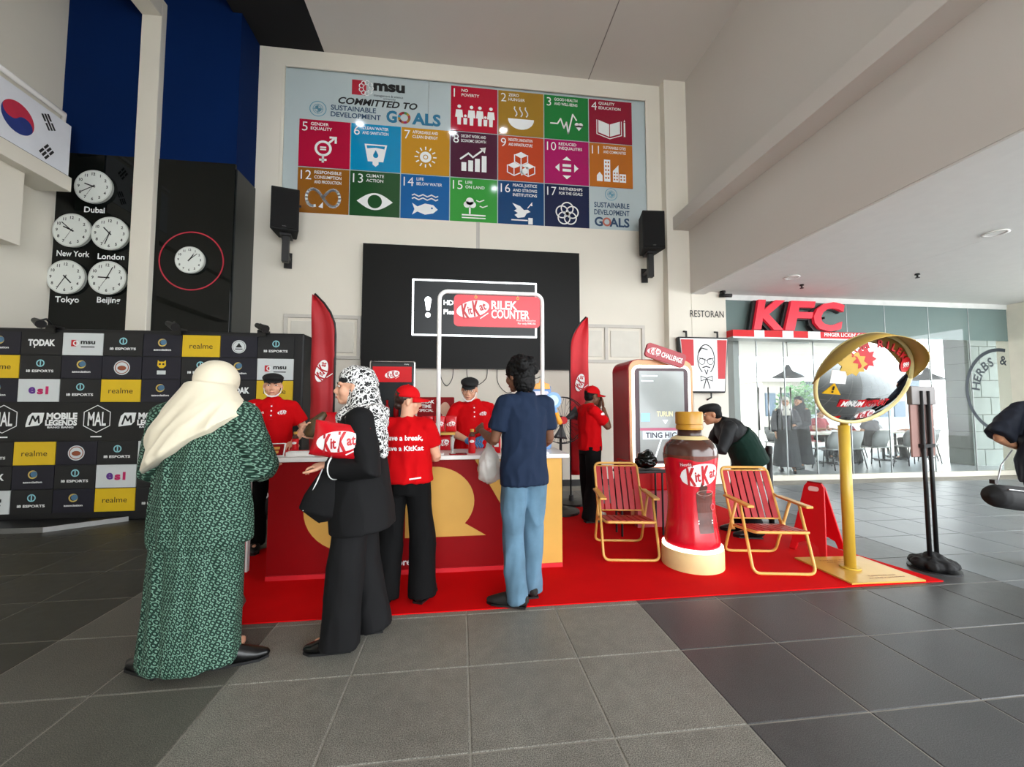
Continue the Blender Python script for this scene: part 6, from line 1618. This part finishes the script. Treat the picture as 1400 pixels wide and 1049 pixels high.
t, H, b = person('man in navy polo and light blue jeans seen from behind at the counter', (.46, 2.94, .008), radians(20), 1.72, 'brown', J, {'L': ((.1, .9, .4), (.6, 0, -.6), 1, .6), 'R': ((-.3, 1, .1), (0, 0, -1), -1)}, yaw=radians(20), pitch=radians(8))
me = shirt(J, hem=.80, sleeve=.68, puff=1.06, seed=12, amp=.012); link('polo_shirt', me, M_navy, t)
link('jeans', trousers(J, 1.02, .03, seed=13, amp=.014), M_jean, t)
D().line([(-.06, 0), (.06, 0)], .002)
hair_cap(t, H, M_hair, 1.14, .03, amp=.012, extra=lambda g, H, R: [g.ell(H @ V((.06 * cos(k), -.05 + .05 * sin(k * 1.7), .05 + .05 * sin(k))), (.045, .045, .045), 10, 8, R) for k in range(9)])
for q in 'LR': shoe(t, J['ank' + q], (-.75, .65, 0) if q == 'L' else (.3, 1, 0), mat('slipper_black', '#15120f', .8, var=.2), 1.02)
# carrier bag and phone in his left hand
g = G(); g.tube([(0, 0, -.19), (.0, 0, -.12), (.0, 0, -.02), (.0, .0, .04), (0, 0, .1)], [(.075, .05), (.088, .06), (.06, .045), (.022, .016), (.014, .01)], 20, side=(1, 0, 0), flat=False)
me = fuse(g, .009, 1, folds(.014, 16, 16, 6, 15)); m = mat('milky_plastic', '#cfcac4', .3, var=.08, alpha=.82); o = link('carrier_bag', me, m, None, (.22, 3.15, 1.03)); tag(o, 'whitish plastic carrier bag hanging from the hand of the man in navy', 'bag')

# --- 7. man in red cap with hands on face, standing by the flag
J = joints(1.64, head=(0, .05, 1.505), elR=(.17, .17, 1.12), wrR=(.055, .165, 1.36), elL=(-.17, .17, 1.12), wrL=(-.06, .165, 1.36), ankL=(-.1, .06, .085), ankR=(.1, -.05, .085))
t, H, b = person('young man in red cap and red shirt covering his face beside the right feather flag', (1.58, 4.92, .008), radians(-82), 1.64, 'brown', J, {'R': ((-.1, -.05, 1), (-.3, -1, 0), 1, .25), 'L': ((.1, -.05, 1), (.3, -1, 0), -1, .25)}, face=False, pitch=radians(5))
me = shirt(J, sleeve=.7, hem=.88, puff=1.05, seed=16); link('tee_shirt', me, M_polo, t); dw, dr = D(), D(); brand(dw, dr, 0, 0, .06); decal(dw, 'sleeve_badge', M_lw, t, me, (0, .07, 1.29), (0, 1, 0), (0, 0, 1))
link('trousers', trousers(J, 1.3, .03, seed=17, amp=.008), M_trou, t); hair_cap(t, H, M_hair, .97); ball_cap(t, H, MATS['red_cap'])
G().tube([(-.04, .125, .905), (.04, .125, .905)], .011, 8).build('buckle', M_steel, t)
for q in 'LR': shoe(t, J['ank' + q], (0, 1, 0), M_lw if q == 'L' else M_shoe)

# --- 8. man in dark green top bending over by the kiosk
M_dkg = mat('dark_green_top', '#0d2a22', .8, var=.08, spec=.2); M_dkn = mat('black_jersey', '#0b1014', .7, var=.08)
J = joints(1.66, pelvis=(0, -.10, .88), waist=(0, -.05, 1.0), chest=(0, .06, 1.11), neck=(0, .16, 1.215), head=(0, .24, 1.29), shL=(-.18, .1, 1.16), shR=(.18, .1, 1.16), elL=(-.25, .2, .92), elR=(.25, .2, .92), wrL=(-.12, .38, .95), wrR=(.12, .38, .95), hipL=(-.09, -.10, .86), hipR=(.09, -.10, .86), kneeL=(-.1, -.05, .46), kneeR=(.1, -.05, .46), ankL=(-.12, -.12, .085), ankR=(.12, -.05, .085))
t, H, b = person('man in black cap and dark green top leaning forward at the kiosk', (3.0, 4.18, .008), radians(70), 1.66, 'tan', J, {'L': ((.3, 1, .1), (0, 0, -1), 1), 'R': ((-.3, 1, .1), (0, 0, -1), -1)}, pitch=radians(12))
me = shirt(J, hem=.80, sleeve=1.85, puff=1.2, seed=19, amp=.009, collar=False); link('long_sleeved_top', me, M_dkn, t)
g = G(); dn_ = (J['pelvis'] - J['waist']).normalized(); g.tube([J['pelvis'] + dn_ * .14, J['pelvis'], J['waist'], J['waist'].lerp(J['chest'], .45)], [(.24, .17), (.24, .17), (.225, .162), (.225, .162)], 28, side=(1, 0, 0)); link('green_panel', fuse(g, .01, 2, folds(.006, 9, 9, 5, 21)), M_dkg, t)
link('trousers', trousers(J, 1.15, .04, seed=20), M_trou, t); hair_cap(t, H, M_hair, .97); flat_cap(t, H, M_blackm)
for q in 'LR': shoe(t, J['ank' + q], (0, 1, 0), M_shoe)

# --- 9. passer-by at the right edge in navy, elbow out, with a black bag
M_nv2 = mat('navy_blouse', '#0c1424', .8, var=.08)
J = joints(1.66, head=(0, .14, 1.545), neck=(0, .06, 1.41), chest=(0, .03, 1.24), shL=(-.18, .02, 1.37), shR=(.18, .0, 1.37), elR=(.25, -.26, 1.11), wrR=(.22, .0, 1.02), elL=(-.25, -.2, 1.1), wrL=(-.2, .05, 1.0))
t, H, b = person('passer-by in navy with one elbow out at the right edge', (5.04, 2.92, 0), radians(-78), 1.66, 'tan', J, {'R': ((-.1, 1, .0), (-1, 0, 0), 1, .7), 'L': ((.1, 1, 0), (1, 0, 0), -1, .7)})
me = shirt(J, hem=.74, sleeve=.95, puff=1.25, seed=23, sl_r=.095, amp=.012, hemr=(.17, .14)); link('blouse', me, M_nv2, t); link('trousers', trousers(J, 1.1, .04, seed=24), M_trou, t); hair_cap(t, H, M_hair, 1.02, .04)
for q in 'LR': shoe(t, J['ank' + q], (0, 1, 0), M_shoe)
t2 = thing('tube_bag', 'long black zipped bag hanging at the right edge', 'bag', (4.12, 2.60, .70), radians(8))
g = G(); g.tube([(-.27, 0, .035), (-.22, 0, .03), (.0, 0, 0), (.25, 0, -.03), (.32, 0, -.035)], [.07, .085, .09, .088, .07], 18, side=(0, 1, 0), flat=False); link('body', fuse(g, .01, 2), M_blackm, t2)
G().tube([(-.24, -.07, .09), (.0, -.08, .06), (.25, -.08, .03)], .004, 6).build('zip', M_steel, t2); G().tube([(-.22, 0, .11), (-.05, .05, .24), (.2, .1, .34)], .005, 6).build('strap', M_steel, t2, smooth=True); G().box(-.27, -.23, -.015, .015, .12, .15).build('zip_pull', M_black, t2)

# --- people inside the restaurant
def walker(label, x, y, rz, h, dark, scarf, sk='tan'):
    J = joints(h, ankL=(-.09, .12, .085), ankR=(.09, -.14, .085), kneeL=(-.09, .1, .46), kneeR=(.09, -.02, .46), elL=(-.22, .04, 1.0), wrL=(-.1, .22, .98))
    t, H, b = person(label, (x, y, .03), rz, h, sk, J, {'L': ((.4, 1, 0), (0, 0, -1), 1), 'R': ((0, .3, -1), (-1, 0, 0), -1)}, face=True, voxel=.012)
    g = G(); g.tube([(0, 0, .12), (0, 0, .5), (0, 0, .9), (0, 0, 1.15), (0, 0, 1.3), J['neck']], [(.25, .22), (.22, .19), (.18, .14), (.17, .13), (.15, .1), (.06, .06)], 24, side=(1, 0, 0))
    for q in 'LR': sh, el, wr = J['sh' + q], J['el' + q], J['wr' + q]; g.tube([sh, el, el.lerp(wr, .9)], [.07, .062, .055], 14)
    link('dress', fuse(g, .014, 2, folds(.012, 8, 8, 1.5, x)), dark, t)
    g = G(); R = H.to_3x3(); g.ell(H @ V((0, -.055, .035)), (.094, .095, .1), 18, 12, R); g.ell(H @ V((0, -.02, .062)), (.088, .1, .072), 18, 12, R); g.tube([H @ V((0, -.06, -.03)), (0, -.02, 1.31 * h / 1.6), (0, -.02, 1.2 * h / 1.6)], [.09, .14, .165], 20); link('headscarf', fuse(g, .013, 2), scarf, t)
    for q in 'LR': shoe(t, J['ank' + q], (0, 1, 0), M_shoe, .9)
walker('woman with pale headscarf standing inside behind the glass', 6.78, 7.85, radians(150), 1.56, mat('dark_abaya', '#2a2a2e', .8), mat('pale_scarf', '#cfc8bf', .8))
walker('woman with black headscarf standing inside beside the pale scarf', 7.42, 8.2, radians(105), 1.58, mat('black_abaya', '#16161a', .8), mat('black_scarf', '#151518', .8))
def sitter(label, x, y, rz, top, sk='tan'):
    J = joints(1.66, pelvis=(0, 0, .52), waist=(0, .01, .66), chest=(0, .02, .86), neck=(0, .03, 1.03), head=(0, .08, 1.16), shL=(-.17, .02, .98), shR=(.17, .02, .98), elL=(-.22, .1, .74), elR=(.22, .1, .74), wrL=(-.12, .33, .77), wrR=(.12, .33, .77), hipL=(-.09, 0, .5), hipR=(.09, 0, .5), kneeL=(-.11, .42, .5), kneeR=(.11, .42, .5), ankL=(-.11, .36, .09), ankR=(.11, .36, .09))
    t, H, b = person(label, (x, y, .03), rz, 1.66, sk, J, {'L': ((.3, 1, 0), (0, 0, -1), 1), 'R': ((-.3, 1, 0), (0, 0, -1), -1)}, voxel=.012)
    link('shirt', shirt(J, hem=.86, puff=1.08, voxel=.014, seed=x), top, t); link('trousers', trousers(J, 1.0, .05, .014, seed=y), M_trou, t); hair_cap(t, H, M_hair, 1.0, vox=.012)
    for q in 'LR': shoe(t, J['ank' + q], (0, 1, 0), M_shoe, .95)
sitter('man in dark shirt seated with his back to the glass behind the mirror post', 9.5, 8.45, radians(12), mat('grey_shirt', '#4a4648', .8))
sitter('diner in red shirt seated facing the street', 9.7, 10.1, radians(182), mat('dull_red_shirt', '#a8323a', .8))
sitter('diner in red shirt seated beside the stone pier', 11.55, 8.98, radians(35), mat('rose_red_shirt', '#b83a48', .8))

bpy.data.scenes.remove(TS)
